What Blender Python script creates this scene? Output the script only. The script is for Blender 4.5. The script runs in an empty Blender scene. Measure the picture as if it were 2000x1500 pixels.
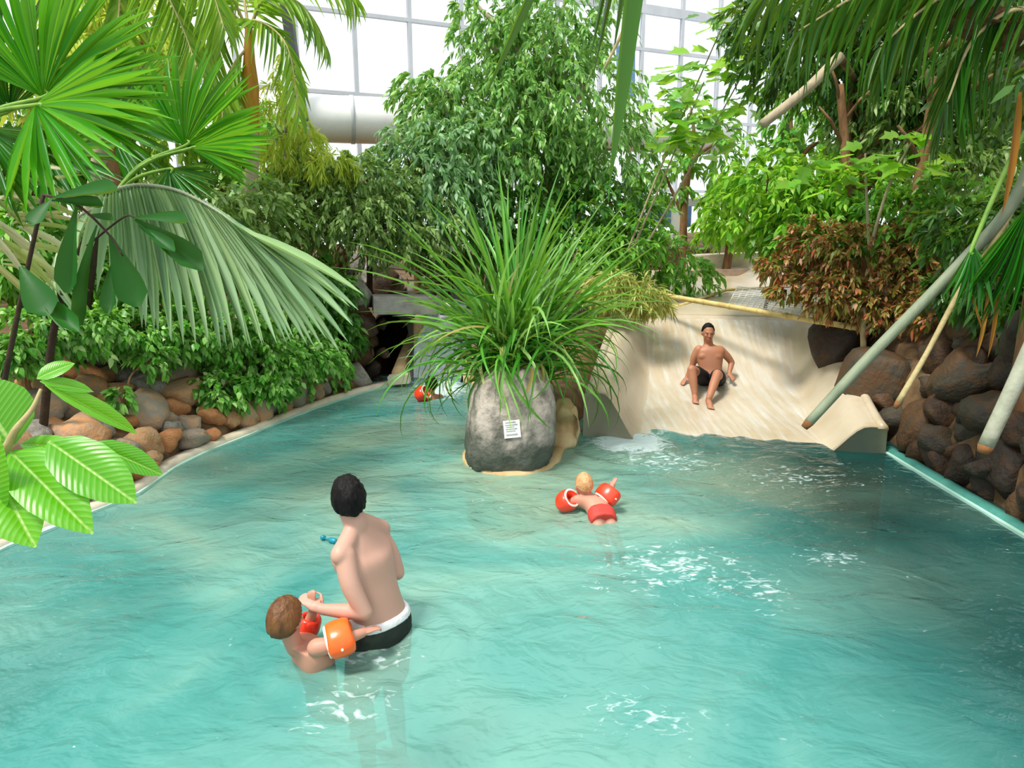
import bpy, bmesh, math, random
import numpy as np
from mathutils import Vector, Matrix, noise as mnoise

# ------------------------------------------------------------------ camera, world, sun, exposure
SC = bpy.context.scene
F = 1400.0
PITCH = math.radians(12.0)
CAMZ = 2.1
cam_data = bpy.data.cameras.new('camera')
cam_data.sensor_width = 36.0
cam_data.lens = F / 2000.0 * 36.0
cam_data.clip_start = 0.05
cam_data.clip_end = 200
cam = bpy.data.objects.new('camera', cam_data)
cam.location = (0, 0, CAMZ)
cam.rotation_euler = (math.pi / 2 - PITCH, 0, 0)
SC.collection.objects.link(cam)
SC.camera = cam

world = bpy.data.worlds.new('overcast_sky')
SC.world = world
world.use_nodes = True
wn = world.node_tree.nodes
wn['Background'].inputs[0].default_value = (0.93, 0.97, 1.0, 1)
wn['Background'].inputs[1].default_value = 1.2

sun_data = bpy.data.lights.new('sun', 'SUN')
sun_data.energy = 3.9
sun_data.angle = math.radians(14)
sun_data.color = (1.0, 0.95, 0.86)
sun = bpy.data.objects.new('sun', sun_data)
# light comes from high up on the left, a little from behind the camera
sun.rotation_euler = Vector((0.42, 0.30, -1.0)).to_track_quat('-Z', 'Y').to_euler()
SC.collection.objects.link(sun)

vs = SC.view_settings
vs.view_transform = 'Standard'
vs.look = 'None'
vs.gamma = 1.0
vs.use_curve_mapping = False
vs.exposure = 0.20
SC.cycles.max_bounces = 6
SC.cycles.diffuse_bounces = 3
SC.cycles.glossy_bounces = 2
SC.cycles.transmission_bounces = 4
SC.cycles.transparent_max_bounces = 12
SC.cycles.use_denoising = True
SC.cycles.sample_clamp_indirect = 6.0
SC.cycles.caustics_reflective = False
SC.cycles.caustics_refractive = False

RNG = np.random.default_rng(7)
random.seed(7)
CC, SS = math.cos(PITCH), math.sin(PITCH)
CAM = np.array([0.0, 0.0, CAMZ])


def ray(u, v):
    a = (u - 1000) / F
    b = (750 - v) / F
    return np.array([a, CC + b * SS, -SS + b * CC])


def at(u, v, Y):
    """world point seen at photo pixel (u, v) standing Y metres in front of the camera"""
    d = ray(u, v)
    return CAM + d * (Y / d[1])


def on(u, v, z=0.0):
    """world point seen at photo pixel (u, v) lying at height z"""
    d = ray(u, v)
    return CAM + d * ((z - CAMZ) / d[2])


def nrm(v):
    v = np.asarray(v, float)
    n = np.linalg.norm(v)
    return v / n if n > 1e-9 else v


COL = SC.collection


def tag(o, label=None, cat=None, group=None, kind=None):
    if label: o['label'] = label
    if cat: o['category'] = cat
    if group: o['group'] = group
    if kind: o['kind'] = kind
    return o


def wloc(o):
    p = np.zeros(3)
    while o is not None:
        p += np.array(o.location)
        o = o.parent
    return p


def link(o, parent=None):
    COL.objects.link(o)
    if parent is not None:
        o.parent = parent
    return o


def thing(name, loc, label, cat, group=None, kind=None):
    o = bpy.data.objects.new(name, None)
    o.empty_display_size = 0.1
    o.location = tuple(float(c) for c in loc)
    link(o)
    return tag(o, label, cat, group, kind)


def mesh_data(name, V, Fc, mat=None, smooth=True):
    me = bpy.data.meshes.new(name)
    me.from_pydata([tuple(map(float, v)) for v in V], [], [tuple(int(i) for i in f) for f in Fc])
    me.update()
    if smooth and len(me.polygons):
        me.polygons.foreach_set('use_smooth', [True] * len(me.polygons))
    if mat is not None:
        me.materials.append(mat)
    return me


def mk(name, V, Fc, mat, parent=None, smooth=True, origin=None):
    """mesh object from world-space vertices"""
    V = np.asarray(V, float)
    base = wloc(parent) if parent is not None else (np.asarray(origin, float) if origin is not None else np.zeros(3))
    o = bpy.data.objects.new(name, mesh_data(name, V - base, Fc, mat, smooth))
    if parent is None:
        o.location = tuple(base)
    return link(o, parent)


def fast_mesh(name, V, loops, starts, mat, smooth=False):
    me = bpy.data.meshes.new(name)
    me.vertices.add(len(V))
    me.vertices.foreach_set('co', np.ascontiguousarray(V, dtype=np.float32).ravel())
    me.loops.add(len(loops))
    me.loops.foreach_set('vertex_index', loops.astype(np.int32))
    me.polygons.add(len(starts))
    me.polygons.foreach_set('loop_start', starts.astype(np.int32))
    if smooth:
        me.polygons.foreach_set('use_smooth', np.ones(len(starts), dtype=bool))
    me.update(calc_edges=True)
    if mat is not None:
        me.materials.append(mat)
    return me


# ------------------------------------------------------------------ shapes
def catmull(P, n=6):
    P = np.asarray(P, float)
    if len(P) < 3:
        t = np.linspace(0, 1, n + 1)[:, None]
        return P[0] * (1 - t) + P[-1] * t
    Q = np.vstack([2 * P[0] - P[1], P, 2 * P[-1] - P[-2]])
    out = []
    for i in range(1, len(Q) - 2):
        p0, p1, p2, p3 = Q[i - 1], Q[i], Q[i + 1], Q[i + 2]
        for k in range(n):
            t = k / n
            out.append(0.5 * ((2 * p1) + (-p0 + p2) * t + (2 * p0 - 5 * p1 + 4 * p2 - p3) * t * t + (-p0 + 3 * p1 - 3 * p2 + p3) * t ** 3))
    out.append(P[-1])
    return np.array(out)


def tube(path, radii, n=8, caps='flat'):
    path = np.asarray(path, float)
    radii = np.broadcast_to(np.asarray(radii, float), (len(path),)) if np.ndim(radii) == 0 else np.asarray(radii, float)
    if len(radii) != len(path):
        radii = np.interp(np.linspace(0, 1, len(path)), np.linspace(0, 1, len(radii)), radii)
    if caps == 'round':
        d0, d1 = nrm(path[0] - path[1]), nrm(path[-1] - path[-2])
        r0, r1 = radii[0], radii[-1]
        a = [(1.0, .25), (.8, .6), (.45, .88)]
        pre = [path[0] + d0 * r0 * x for x, y in a]
        prr = [r0 * y for x, y in a]
        post = [path[-1] + d1 * r1 * x for x, y in a[::-1]]
        por = [r1 * y for x, y in a[::-1]]
        path = np.vstack([pre, path, post])
        radii = np.concatenate([prr, radii, por])
    T = np.gradient(path, axis=0)
    T /= np.maximum(np.linalg.norm(T, axis=1, keepdims=True), 1e-9)
    ref = np.array([0, 0, 1.0]) if abs(T[0][2]) < 0.9 else np.array([1.0, 0, 0])
    u = nrm(np.cross(T[0], ref))
    V, Fc = [], []
    for i in range(len(path)):
        u = nrm(u - T[i] * np.dot(u, T[i]))
        w = np.cross(T[i], u)
        for k in range(n):
            a = 2 * math.pi * k / n
            V.append(path[i] + radii[i] * (math.cos(a) * u + math.sin(a) * w))
    for i in range(len(path) - 1):
        for k in range(n):
            k2 = (k + 1) % n
            Fc.append((i * n + k, i * n + k2, (i + 1) * n + k2, (i + 1) * n + k))
    Fc.append(tuple(range(n - 1, -1, -1)))
    Fc.append(tuple((len(path) - 1) * n + k for k in range(n)))
    return np.array(V), Fc


def box(c, size, R=None):
    c = np.asarray(c, float)
    h = np.asarray(size, float) / 2
    S = np.array([[-1, -1, -1], [1, -1, -1], [1, 1, -1], [-1, 1, -1], [-1, -1, 1], [1, -1, 1], [1, 1, 1], [-1, 1, 1]]) * h
    if R is not None:
        S = S @ np.asarray(R).T
    return S + c, [(0, 3, 2, 1), (4, 5, 6, 7), (0, 1, 5, 4), (1, 2, 6, 5), (2, 3, 7, 6), (3, 0, 4, 7)]


def beam(p, q, w, h, up=(0, 0, 1)):
    p, q = np.asarray(p, float), np.asarray(q, float)
    d = nrm(q - p)
    s = nrm(np.cross(d, up))
    t = np.cross(s, d)
    R = np.stack([d, s, t], axis=1)
    return box((p + q) / 2, (np.linalg.norm(q - p), w, h), R)


def sphere(nu=16, nv=10):
    V = [(0, 0, 1)]
    for j in range(1, nv):
        th = math.pi * j / nv
        for i in range(nu):
            a = 2 * math.pi * i / nu
            V.append((math.sin(th) * math.cos(a), math.sin(th) * math.sin(a), math.cos(th)))
    V.append((0, 0, -1))
    Fc = []
    for i in range(nu):
        Fc.append((0, 1 + i, 1 + (i + 1) % nu))
    for j in range(nv - 2):
        for i in range(nu):
            a, b = 1 + j * nu + i, 1 + j * nu + (i + 1) % nu
            Fc.append((a, a + nu, b + nu, b))
    l = len(V) - 1
    s = 1 + (nv - 2) * nu
    for i in range(nu):
        Fc.append((l, s + (i + 1) % nu, s + i))
    return np.array(V, float), Fc


def merge(parts):
    V, Fc, off = [], [], 0
    for v, f in parts:
        V.append(np.asarray(v, float))
        Fc += [tuple(i + off for i in q) for q in f]
        off += len(v)
    return np.vstack(V), Fc


def ico(sub):
    bm = bmesh.new()
    bmesh.ops.create_icosphere(bm, subdivisions=sub, radius=1.0)
    V = np.array([v.co[:] for v in bm.verts])
    Fc = [tuple(v.index for v in f.verts) for f in bm.faces]
    bm.free()
    return V, Fc


def fbm(p, octv=3):
    s, a, f = 0.0, 1.0, 1.0
    for _ in range(octv):
        s += a * mnoise.noise(Vector((p[0] * f, p[1] * f, p[2] * f)))
        a *= 0.5
        f *= 2.1
    return s


def vnoise(X, Y, seed=0):
    """cheap smooth vectorised pseudo noise"""
    r = np.random.default_rng(seed)
    out = np.zeros_like(X)
    for k in range(10):
        a = r.uniform(0, 2 * math.pi)
        f = 0.6 + 0.35 * k
        out += np.sin((X * math.cos(a) + Y * math.sin(a)) * f * 2 + r.uniform(0, 6.28)) / (1 + 0.5 * k)
    return out / 3.0


# ------------------------------------------------------------------ materials
MATS = {}


def srgb(h):
    if isinstance(h, str):
        h = h.lstrip('#')
        c = [int(h[i:i + 2], 16) / 255 for i in (0, 2, 4)]
    else:
        c = [x / 255 for x in h]
    return tuple((x / 12.92 if x <= 0.04045 else ((x + 0.055) / 1.055) ** 2.4) for x in c)


def new_mat(name):
    m = bpy.data.materials.new(name)
    m.use_nodes = True
    MATS[name] = m
    return m, m.node_tree.nodes, m.node_tree.links, m.node_tree.nodes['Principled BSDF']


def ramp(nodes, cols, pos=None):
    r = nodes.new('ShaderNodeValToRGB')
    e = r.color_ramp.elements
    n = len(cols)
    while len(e) < n:
        e.new(0.5)
    for i, c in enumerate(cols):
        e[i].position = pos[i] if pos else i / max(n - 1, 1)
        e[i].color = (*srgb(c), 1)
    return r


def surf(name, cols, scale=4.0, rough=0.7, bump=0.3, bscale=None, detail=6, perobj=0.0, spec=0.4, pos=None, stretch=None, metal=0.0):
    m, N, L, P = new_mat(name)
    tc = N.new('ShaderNodeTexCoord')
    vec = tc.outputs['Object']
    if stretch:
        mp = N.new('ShaderNodeMapping')
        mp.inputs['Scale'].default_value = stretch
        L.new(vec, mp.inputs[0])
        vec = mp.outputs[0]
    nz = N.new('ShaderNodeTexNoise')
    nz.inputs['Scale'].default_value = scale
    nz.inputs['Detail'].default_value = detail
    nz.inputs['Roughness'].default_value = 0.62
    L.new(vec, nz.inputs['Vector'])
    r = ramp(N, cols, pos)
    fac = nz.outputs['Fac']
    st = N.new('ShaderNodeMapRange')
    st.inputs['From Min'].default_value = 0.28
    st.inputs['From Max'].default_value = 0.72
    L.new(fac, st.inputs['Value'])
    fac = st.outputs[0]
    if perobj:
        oi = N.new('ShaderNodeObjectInfo')
        mx = N.new('ShaderNodeMix')
        mx.inputs[0].default_value = perobj
        L.new(fac, mx.inputs[2])
        L.new(oi.outputs['Random'], mx.inputs[3])
        fac = mx.outputs[0]
    L.new(fac, r.inputs[0])
    L.new(r.outputs[0], P.inputs['Base Color'])
    P.inputs['Roughness'].default_value = rough
    P.inputs['Metallic'].default_value = metal
    P.inputs['Specular IOR Level'].default_value = spec
    if bump:
        n2 = N.new('ShaderNodeTexNoise')
        n2.inputs['Scale'].default_value = bscale or scale * 4
        n2.inputs['Detail'].default_value = 5
        L.new(vec, n2.inputs['Vector'])
        b = N.new('ShaderNodeBump')
        b.inputs['Strength'].default_value = bump
        b.inputs['Distance'].default_value = 0.02
        L.new(n2.outputs['Fac'], b.inputs['Height'])
        L.new(b.outputs[0], P.inputs['Normal'])
    return m


def leafmat(name, cols, rough=0.42, trans=0.38, veins=None, spec=0.45, tcol=None):
    m, N, L, P = new_mat(name)
    oi = N.new('ShaderNodeObjectInfo')
    ge = N.new('ShaderNodeNewGeometry')
    ad = N.new('ShaderNodeMath'); ad.operation = 'ADD'
    L.new(oi.outputs['Random'], ad.inputs[0])
    L.new(ge.outputs['Random Per Island'], ad.inputs[1])
    fr = N.new('ShaderNodeMath'); fr.operation = 'FRACT'
    L.new(ad.outputs[0], fr.inputs[0])
    r = ramp(N, cols)
    L.new(fr.outputs[0], r.inputs[0])
    col = r.outputs[0]
    if veins:
        kind, amt = veins
        tc = N.new('ShaderNodeTexCoord')
        sp = N.new('ShaderNodeSeparateXYZ')
        L.new(tc.outputs['Object'], sp.inputs[0])
        ab = N.new('ShaderNodeMath'); ab.operation = 'ABSOLUTE'
        L.new(sp.outputs['Y'], ab.inputs[0])
        k = N.new('ShaderNodeMath'); k.operation = 'MULTIPLY'
        sn = N.new('ShaderNodeMath'); sn.operation = 'SINE'
        if kind == 'pinnate':
            ml = N.new('ShaderNodeMath'); ml.operation = 'MULTIPLY_ADD'
            L.new(ab.outputs[0], ml.inputs[0]); ml.inputs[1].default_value = -0.55
            L.new(sp.outputs['X'], ml.inputs[2])
            L.new(ml.outputs[0], k.inputs[0]); k.inputs[1].default_value = 95.0
        else:
            L.new(ab.outputs[0], k.inputs[0]); k.inputs[1].default_value = 60.0
        L.new(k.outputs[0], sn.inputs[0])
        mr = N.new('ShaderNodeMapRange')
        mr.inputs['From Min'].default_value = 0.2
        mr.inputs['From Max'].default_value = 1.0
        mr.inputs['To Max'].default_value = amt
        L.new(sn.outputs[0], mr.inputs['Value'])
        rib = N.new('ShaderNodeMapRange')
        rib.inputs['From Min'].default_value = 0.012; rib.inputs['From Max'].default_value = 0.035
        rib.inputs['To Min'].default_value = 0.55 if kind == 'pinnate' else 0.1; rib.inputs['To Max'].default_value = 0.0
        L.new(ab.outputs[0], rib.inputs['Value'])
        mxr = N.new('ShaderNodeMath'); mxr.operation = 'MAXIMUM'
        L.new(mr.outputs[0], mxr.inputs[0]); L.new(rib.outputs[0], mxr.inputs[1])
        mx = N.new('ShaderNodeMix'); mx.data_type = 'RGBA'
        L.new(mxr.outputs[0], mx.inputs[0])
        L.new(col, mx.inputs[6])
        mx.inputs[7].default_value = (*srgb('d2ee96'), 1)
        col = mx.outputs[2]
        b = N.new('ShaderNodeBump')
        b.inputs['Strength'].default_value = 0.10
        b.inputs['Distance'].default_value = 0.01
        L.new(sn.outputs[0], b.inputs['Height'])
        L.new(b.outputs[0], P.inputs['Normal'])
    L.new(col, P.inputs['Base Color'])
    P.inputs['Roughness'].default_value = rough
    P.inputs['Specular IOR Level'].default_value = spec
    tr = N.new('ShaderNodeBsdfTranslucent')
    g = N.new('ShaderNodeMix'); g.data_type = 'RGBA'; g.blend_type = 'MIX'
    g.inputs[0].default_value = 0.45
    L.new(col, g.inputs[6])
    g.inputs[7].default_value = (*srgb(tcol or 'b8e040'), 1)
    L.new(g.outputs[2], tr.inputs['Color'])
    mix = N.new('ShaderNodeMixShader')
    mix.inputs[0].default_value = trans
    L.new(P.outputs[0], mix.inputs[1])
    L.new(tr.outputs[0], mix.inputs[2])
    L.new(mix.outputs[0], N['Material Output'].inputs['Surface'])
    return m


def plain(name, col, rough=0.5, spec=0.4, metal=0.0, sss=0.0):
    m, N, L, P = new_mat(name)
    P.inputs['Base Color'].default_value = (*srgb(col), 1)
    P.inputs['Roughness'].default_value = rough
    P.inputs['Specular IOR Level'].default_value = spec
    P.inputs['Metallic'].default_value = metal
    if sss:
        P.inputs['Subsurface Weight'].default_value = sss
        P.inputs['Subsurface Radius'].default_value = (0.03, 0.012, 0.006)
        P.inputs['Subsurface Scale'].default_value = 0.4
    return m


surf('soil', ['32261a', '54402a', '6c5438', '443c24'], 3, 0.95, 0.6, perobj=0)
surf('stone_warm', ['75624e', 'b0764a', 'c08c5e', '8c867a', 'b89068', 'a06a44'], 2.2, 0.8, 0.6, 9, perobj=0.72)
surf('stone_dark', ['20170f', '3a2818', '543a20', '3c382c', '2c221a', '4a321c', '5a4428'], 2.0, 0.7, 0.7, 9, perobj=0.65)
surf('stone_pink', ['8a7468', 'a08a7c', 'b49c8c', '786658'], 2.6, 0.85, 0.5, 10)
surf('stone_grey', ['4e4c46', '77736a', '9a948a', '6b6a60'], 2.6, 0.8, 0.6, 10, perobj=0.3)
surf('concrete_tan', ['a3875a', 'c8ab7c', 'd8c096'], 3, 0.7, 0.25)
surf('coping_pale', ['b9ad98', 'd9cdb8', 'cbbfa6'], 3, 0.7, 0.25)
surf('coping_teal', ['2a665c', '44887c', '549a8c'], 3, 0.5, 0.2)
surf('concrete_grey', ['75726e', '96928e', 'aaa6a2'], 4, 0.85, 0.3)
surf('pool_paint', ['9fd0c4', 'b4dccc', 'a4d0be'], 1.2, 0.5, 0.1)
surf('slide_gel', ['a39072', 'b3a48a', 'beb29c', 'a8946e'], 0.9, 0.28, 0.05, 3, spec=0.5)
surf('bark_brown', ['3e2c1e', '6b4a30', '8a6844', '544030'], 5, 0.9, 0.7, 18, stretch=(1, 1, .3))
surf('bark_pale', ['8d7f68', 'a99c80', '7a6c55'], 5, 0.85, 0.5, 18, stretch=(1, 1, .3))
surf('bark_dark', ['20170f', '37281a', '4a3a26'], 5, 0.9, 0.7, 18)
surf('crownshaft', ['b8862c', 'd4a63a', 'c07a26', '9a9a34'], 4, 0.6, 0.3, stretch=(1, 1, .2))
surf('petiole_grey', ['66725a', '7f8a70', '8c947c'], 5, 0.6, 0.3, 20, stretch=(1, 1, .2))
surf('petiole_pale', ['8e927e', 'a4a692', '868a72'], 5, 0.6, 0.3, 20)
surf('petiole_tan', ['9a8a5c', 'b8a878', '8c7a4e'], 5, 0.7, 0.3, 20)
surf('petiole_green', ['4d7a22', '6f9a34', '88ac48'], 5, 0.5, 0.2, 20)
surf('cut_end', ['6a4424', '8c6034'], 8, 0.9, 0.3)
surf('bamboo', ['a88e4c', 'cdb878', 'b89c54'], 6, 0.55, 0.3, 20)
surf('rope', ['a89a78', 'c4b898'], 20, 0.9, 0.4)
surf('paint_white', ['e4e4e2', 'f2f2f0'], 2, 0.45, 0.05)
surf('metal_white', ['b4b8bc', 'c6cacd'], 2, 0.5, 0.05)
surf('metal_dark', ['2e3034', '44474c'], 3, 0.55, 0.1)
surf('panel_blue', ['4d6c92', '6d8db2'], 2, 0.5, 0.05)
m_ = surf('boulder_grey', ['5a5650', '857e76', 'a89e94', 'b4aaa0', '8c867e'], 5.5, 0.85, 1.0, 22)
# green grey algae stain along the wet foot of the boulder
_N, _L = m_.node_tree.nodes, m_.node_tree.links
_tc = _N.new('ShaderNodeTexCoord'); _sp = _N.new('ShaderNodeSeparateXYZ'); _L.new(_tc.outputs['Object'], _sp.inputs[0])
_nz = _N.new('ShaderNodeTexNoise'); _nz.inputs['Scale'].default_value = 7; _nz.inputs['Detail'].default_value = 8; _L.new(_tc.outputs['Object'], _nz.inputs['Vector'])
_ad = _N.new('ShaderNodeMath'); _ad.operation = 'MULTIPLY_ADD'; _L.new(_nz.outputs['Fac'], _ad.inputs[0]); _ad.inputs[1].default_value = 0.7; _L.new(_sp.outputs['Z'], _ad.inputs[2])
_mr = _N.new('ShaderNodeMapRange'); _mr.inputs['From Min'].default_value = 0.60; _mr.inputs['From Max'].default_value = 0.86; _mr.inputs['To Min'].default_value = 0.88; _mr.inputs['To Max'].default_value = 0.0
_L.new(_ad.outputs[0], _mr.inputs['Value'])
_mx = _N.new('ShaderNodeMix'); _mx.data_type = 'RGBA'; _L.new(_mr.outputs[0], _mx.inputs[0])
_pb = _N['Principled BSDF']; _src = _pb.inputs['Base Color'].links[0].from_socket
_L.new(_src, _mx.inputs[6]); _mx.inputs[7].default_value = (*srgb('3c463c'), 1); _L.new(_mx.outputs[2], _pb.inputs['Base Color'])

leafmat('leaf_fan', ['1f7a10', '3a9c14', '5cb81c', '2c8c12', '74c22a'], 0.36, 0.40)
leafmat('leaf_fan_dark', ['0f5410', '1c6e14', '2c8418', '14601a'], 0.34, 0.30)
leafmat('leaf_pale_frond', ['8db487', 'a9c99a', '7fa67c', 'b6d29e', '98bc80'], 0.36, 0.30, tcol='c8dc7a')
leafmat('leaf_fishtail', ['0a4410', '125a14', '0c4c10', '186618'], 0.5, 0.2, spec=0.25)
leafmat('leaf_areca', ['6a9c1c', '86b42c', '9cc43c', '4c841c', 'b4cc4a'], 0.42, 0.45)
leafmat('leaf_yellow', ['a8c02e', 'c4d048', '90b42c', 'd2d864'], 0.5, 0.5, tcol='e0e860')
leafmat('leaf_big', ['4c9c12', '68b41a', '3f9010', '5caa1e'], 0.30, 0.38, veins=('pinnate', 0.16), tcol='c0f040')
leafmat('leaf_fig', ['4c8438', '64a044', '86b85c', '568c48', 'a4cc74', '70a84c'], 0.36, 0.34)
leafmat('leaf_fig_blue', ['588c54', '70a464', '94bc88', '4c7c48', 'acd0a0'], 0.33, 0.32)
leafmat('leaf_olive', ['587c34', '769a4a', '9cba6c', 'b4cc88', '486c2c', '88ac50'], 0.42, 0.34)
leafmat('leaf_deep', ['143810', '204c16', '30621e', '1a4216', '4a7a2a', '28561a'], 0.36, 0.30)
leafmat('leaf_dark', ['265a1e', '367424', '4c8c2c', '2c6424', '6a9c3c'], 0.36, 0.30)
leafmat('leaf_mid', ['448a26', '5ca432', '7cbc44', '448028', 'a0d05c'], 0.4, 0.38)
leafmat('leaf_bright', ['4c9418', '74b824', '98d438', '3c8016', 'b4dc58', '64a828'], 0.4, 0.5, tcol='d0f448')
leafmat('leaf_ivy', ['3c8424', '5cac34', '84c850', 'a8dc78', '489428', 'c4e098'], 0.4, 0.36)
leafmat('leaf_red', ['9c4a2a', 'b4643c', '5c8428', '84401e', '789c3c', 'c89058', '4c7c24', 'a8743c', '6c9434', 'd09078', '547a28'], 0.45, 0.3, tcol='c88848')
leafmat('leaf_clump', ['17560f', '2a7a18', '46982a', '74b848', '1d6414', '9ccc70', '34861e'], 0.34, 0.34)
leafmat('leaf_clump_dry', ['a8a860', 'c8c084', '98904c', 'b09a5c'], 0.5, 0.3, tcol='d8d080')
leafmat('leaf_drape', ['14420f', '1f5a14', '2f6e1a', '0f3a12', '4a7c24'], 0.36, 0.32)
leafmat('leaf_dead', ['8a5a20', 'a8701f', 'b88430', '6a4018'], 0.6, 0.3, tcol='d09030')
leafmat('leaf_bamboo', ['9cb04a', 'b4b85c', 'c4c078', '7c9c38', 'a89a50'], 0.45, 0.4, tcol='d8dc70')
leafmat('leaf_variegated', ['d8d8a8', 'e4dcb8', 'c4cc80', 'a8bc5c', 'e0cc98'], 0.45, 0.4, tcol='f0e8b0')

plain('skin_pale', 'c09684', 0.5, 0.4, sss=0.15)
plain('skin_boy', 'be8a74', 0.5, 0.4, sss=0.15)
plain('skin_tan', 'aa7458', 0.5, 0.4, sss=0.12)
plain('lip', 'a85a4c', 0.5)
plain('eye_dark', '2a1c16', 0.3)
surf('hair_black', ['050304', '0c0808', '140c0a'], 30, 0.6, 0.6, 60, stretch=(1, 1, .3), spec=0.2)
surf('hair_brown', ['4a2c16', '6a4422', '7c5228'], 24, 0.5, 0.5, 60, stretch=(1, 1, .3))
surf('hair_fair', ['a8784c', 'c89868', 'd8ac7c'], 24, 0.5, 0.4, 60)
surf('cloth_dark', ['10140f', '1d241c', '2c382c'], 5, 0.75, 0.4, 30)
surf('cloth_black', ['08090b', '101216'], 5, 0.75, 0.3, 30)
surf('cloth_white', ['d4d6d8', 'ececea'], 8, 0.8, 0.3, 30)
surf('cloth_red', ['b8322c', 'd4483c'], 8, 0.7, 0.2, 30)
surf('vinyl_orange', ['ff5a10', 'ff7420'], 3, 0.28, 0.1, 12, spec=0.6)
surf('vinyl_red', ['f0341c', 'ff4a26'], 3, 0.28, 0.1, 12, spec=0.6)
surf('vinyl_white', ['f4ece2', 'fffaf2'], 3, 0.28, 0.05, spec=0.6)
surf('plastic_teal', ['0a6c82', '1a90a4'], 3, 0.35, 0.05)
plain('sign_white', 'e8e8e4', 0.4)
plain('sign_grey', '9a9c9c', 0.5)
# ------------------------------------------------------------------ pool outline and ground height
LEFT = [np.array([-3.95, -2.5]), np.array([-3.8, 2.2])] + [on(u, v, 0.03)[:2] for u, v in
        ((0, 1062), (130, 1010), (260, 958), (330, 910), (400, 876), (480, 845), (560, 812), (640, 783), (700, 764), (765, 748))]
LEFT = np.array(LEFT)
CHAN_L = np.array([[-1.55, 10.6]])
CHAN_R = np.array([[-0.56, 10.6], [-0.52, 9.0], [-0.44, 7.6]])
_bc = np.array([0.0, 6.62])
ISLAND = np.array([_bc + np.array([0.45 * math.cos(a), 0.60 * math.sin(a)]) for a in np.radians([150, 175, 200, 225, 250, 270, 290, 312, 335, 355])])
ISLAND = np.vstack([ISLAND, [[0.55, 6.95], [0.64, 7.4]]])
RIGHT = np.array([[3.66, 6.75], [3.64, 4.65], [3.64, -2.5]])
SO = np.array([2.24, 7.06])           # slide mouth, middle, at the water
SD = nrm(np.array([0.232, 0.973]))    # uphill direction
SN = np.array([SD[1], -SD[0]])        # across, to the right
SLIDE_FRONT = np.array([SO + SN * w + SD * 0.25 for w in (-1.5, 1.42)])
POOL = np.vstack([LEFT, CHAN_L, CHAN_R, ISLAND, SLIDE_FRONT, RIGHT])


def smooth_interp(x, xs, ys, k=0.12):
    x = np.asarray(x, float)
    return (np.interp(x - 2 * k, xs, ys) + 2 * np.interp(x - k, xs, ys) + 3 * np.interp(x, xs, ys) + 2 * np.interp(x + k, xs, ys) + np.interp(x + 2 * k, xs, ys)) / 9


S_T = [-1.2, -0.3, 0.1, 0.8, 1.3, 1.9, 2.3, 2.6, 2.85, 3.05, 3.35, 4.5, 6, 8.5]
S_Z = [-0.6, -0.10, 0.0, 0.06, 0.12, 0.21, 0.40, 0.63, 0.84, 0.95, 1.0, 1.09, 1.18, 1.3]
WL_S = [-1.2, -0.05, 0.2, 1.2, 2.2, 3.0, 4.5, 8.5]
WL_Z = [0.42, 0.46, 0.50, 0.70, 0.88, 1.0, 1.24, 1.5]
WR_S = [-1.2, -0.05, 0.4, 1.0, 2.0, 2.7, 3.1, 4.5, 8.5]
WR_Z = [0.24, 0.26, 0.33, 0.46, 0.72, 1.0, 1.1, 1.24, 1.5]


def slide_z(s):
    return smooth_interp(s, S_T, S_Z)


def seg_dist(X, Y, poly, closed=True):
    d = np.full(X.shape, 1e9)
    n = len(poly)
    for i in range(n if closed else n - 1):
        a, b = poly[i], poly[(i + 1) % n]
        ab = b - a
        t = np.clip(((X - a[0]) * ab[0] + (Y - a[1]) * ab[1]) / (ab @ ab + 1e-12), 0, 1)
        d = np.minimum(d, np.hypot(X - a[0] - t * ab[0], Y - a[1] - t * ab[1]))
    return d


def inside(X, Y, poly):
    r = np.zeros(X.shape, bool)
    n = len(poly)
    for i in range(n):
        a, b = poly[i], poly[(i + 1) % n]
        c = ((a[1] > Y) != (b[1] > Y)) & (X < (b[0] - a[0]) * (Y - a[1]) / (b[1] - a[1] + 1e-12) + a[0])
        r ^= c
    return r


def height(X, Y):
    X = np.atleast_1d(np.asarray(X, float))
    Y = np.atleast_1d(np.asarray(Y, float))
    d = seg_dist(X, Y, POOL)
    ins = inside(X, Y, POOL)
    right = np.clip((X - 2.0) / 1.0, 0, 1)
    slope = 0.75 + 1.5 * right
    cap = 0.95 + 0.3 * right
    h = 0.04 + cap * (1 - np.exp(-np.maximum(d - 0.06, 0) * slope / cap)) + 0.07 * np.maximum(d - 1, 0)
    h += 0.07 * vnoise(X, Y, 3) * np.clip(d * 1.5, 0, 1)
    # island stays low
    isl = np.clip(1 - np.maximum(np.abs(X - 0.0) - 0.75, 0) / 0.4, 0, 1) * np.clip((9.6 - Y) / 1.0, 0, 1)
    h = h * (1 - isl) + isl * np.minimum(h, 0.30)
    # corridor of the slide
    s = (X - SO[0]) * SD[0] + (Y - SO[1]) * SD[1]
    w = (X - SO[0]) * SN[0] + (Y - SO[1]) * SN[1]
    k = np.clip((1.75 - np.abs(w)) / 0.25, 0, 1) * (s > -0.2) * (s < 9)
    h = np.where(k > 0, h * (1 - k) + k * np.minimum(h, slide_z(s) - 0.22), h)
    # rapids and culvert corridors
    k = ((X > -2.15) & (X < -0.6) & (Y > 9.7) & (Y < 13.2))
    h = np.where(k, np.minimum(h, -0.12 + 0.22 * np.maximum(Y - 10.4, 0) * (X > -1.42)), h)
    h = np.where(ins | (d < 0.10), -1.6, h)
    return h


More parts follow.
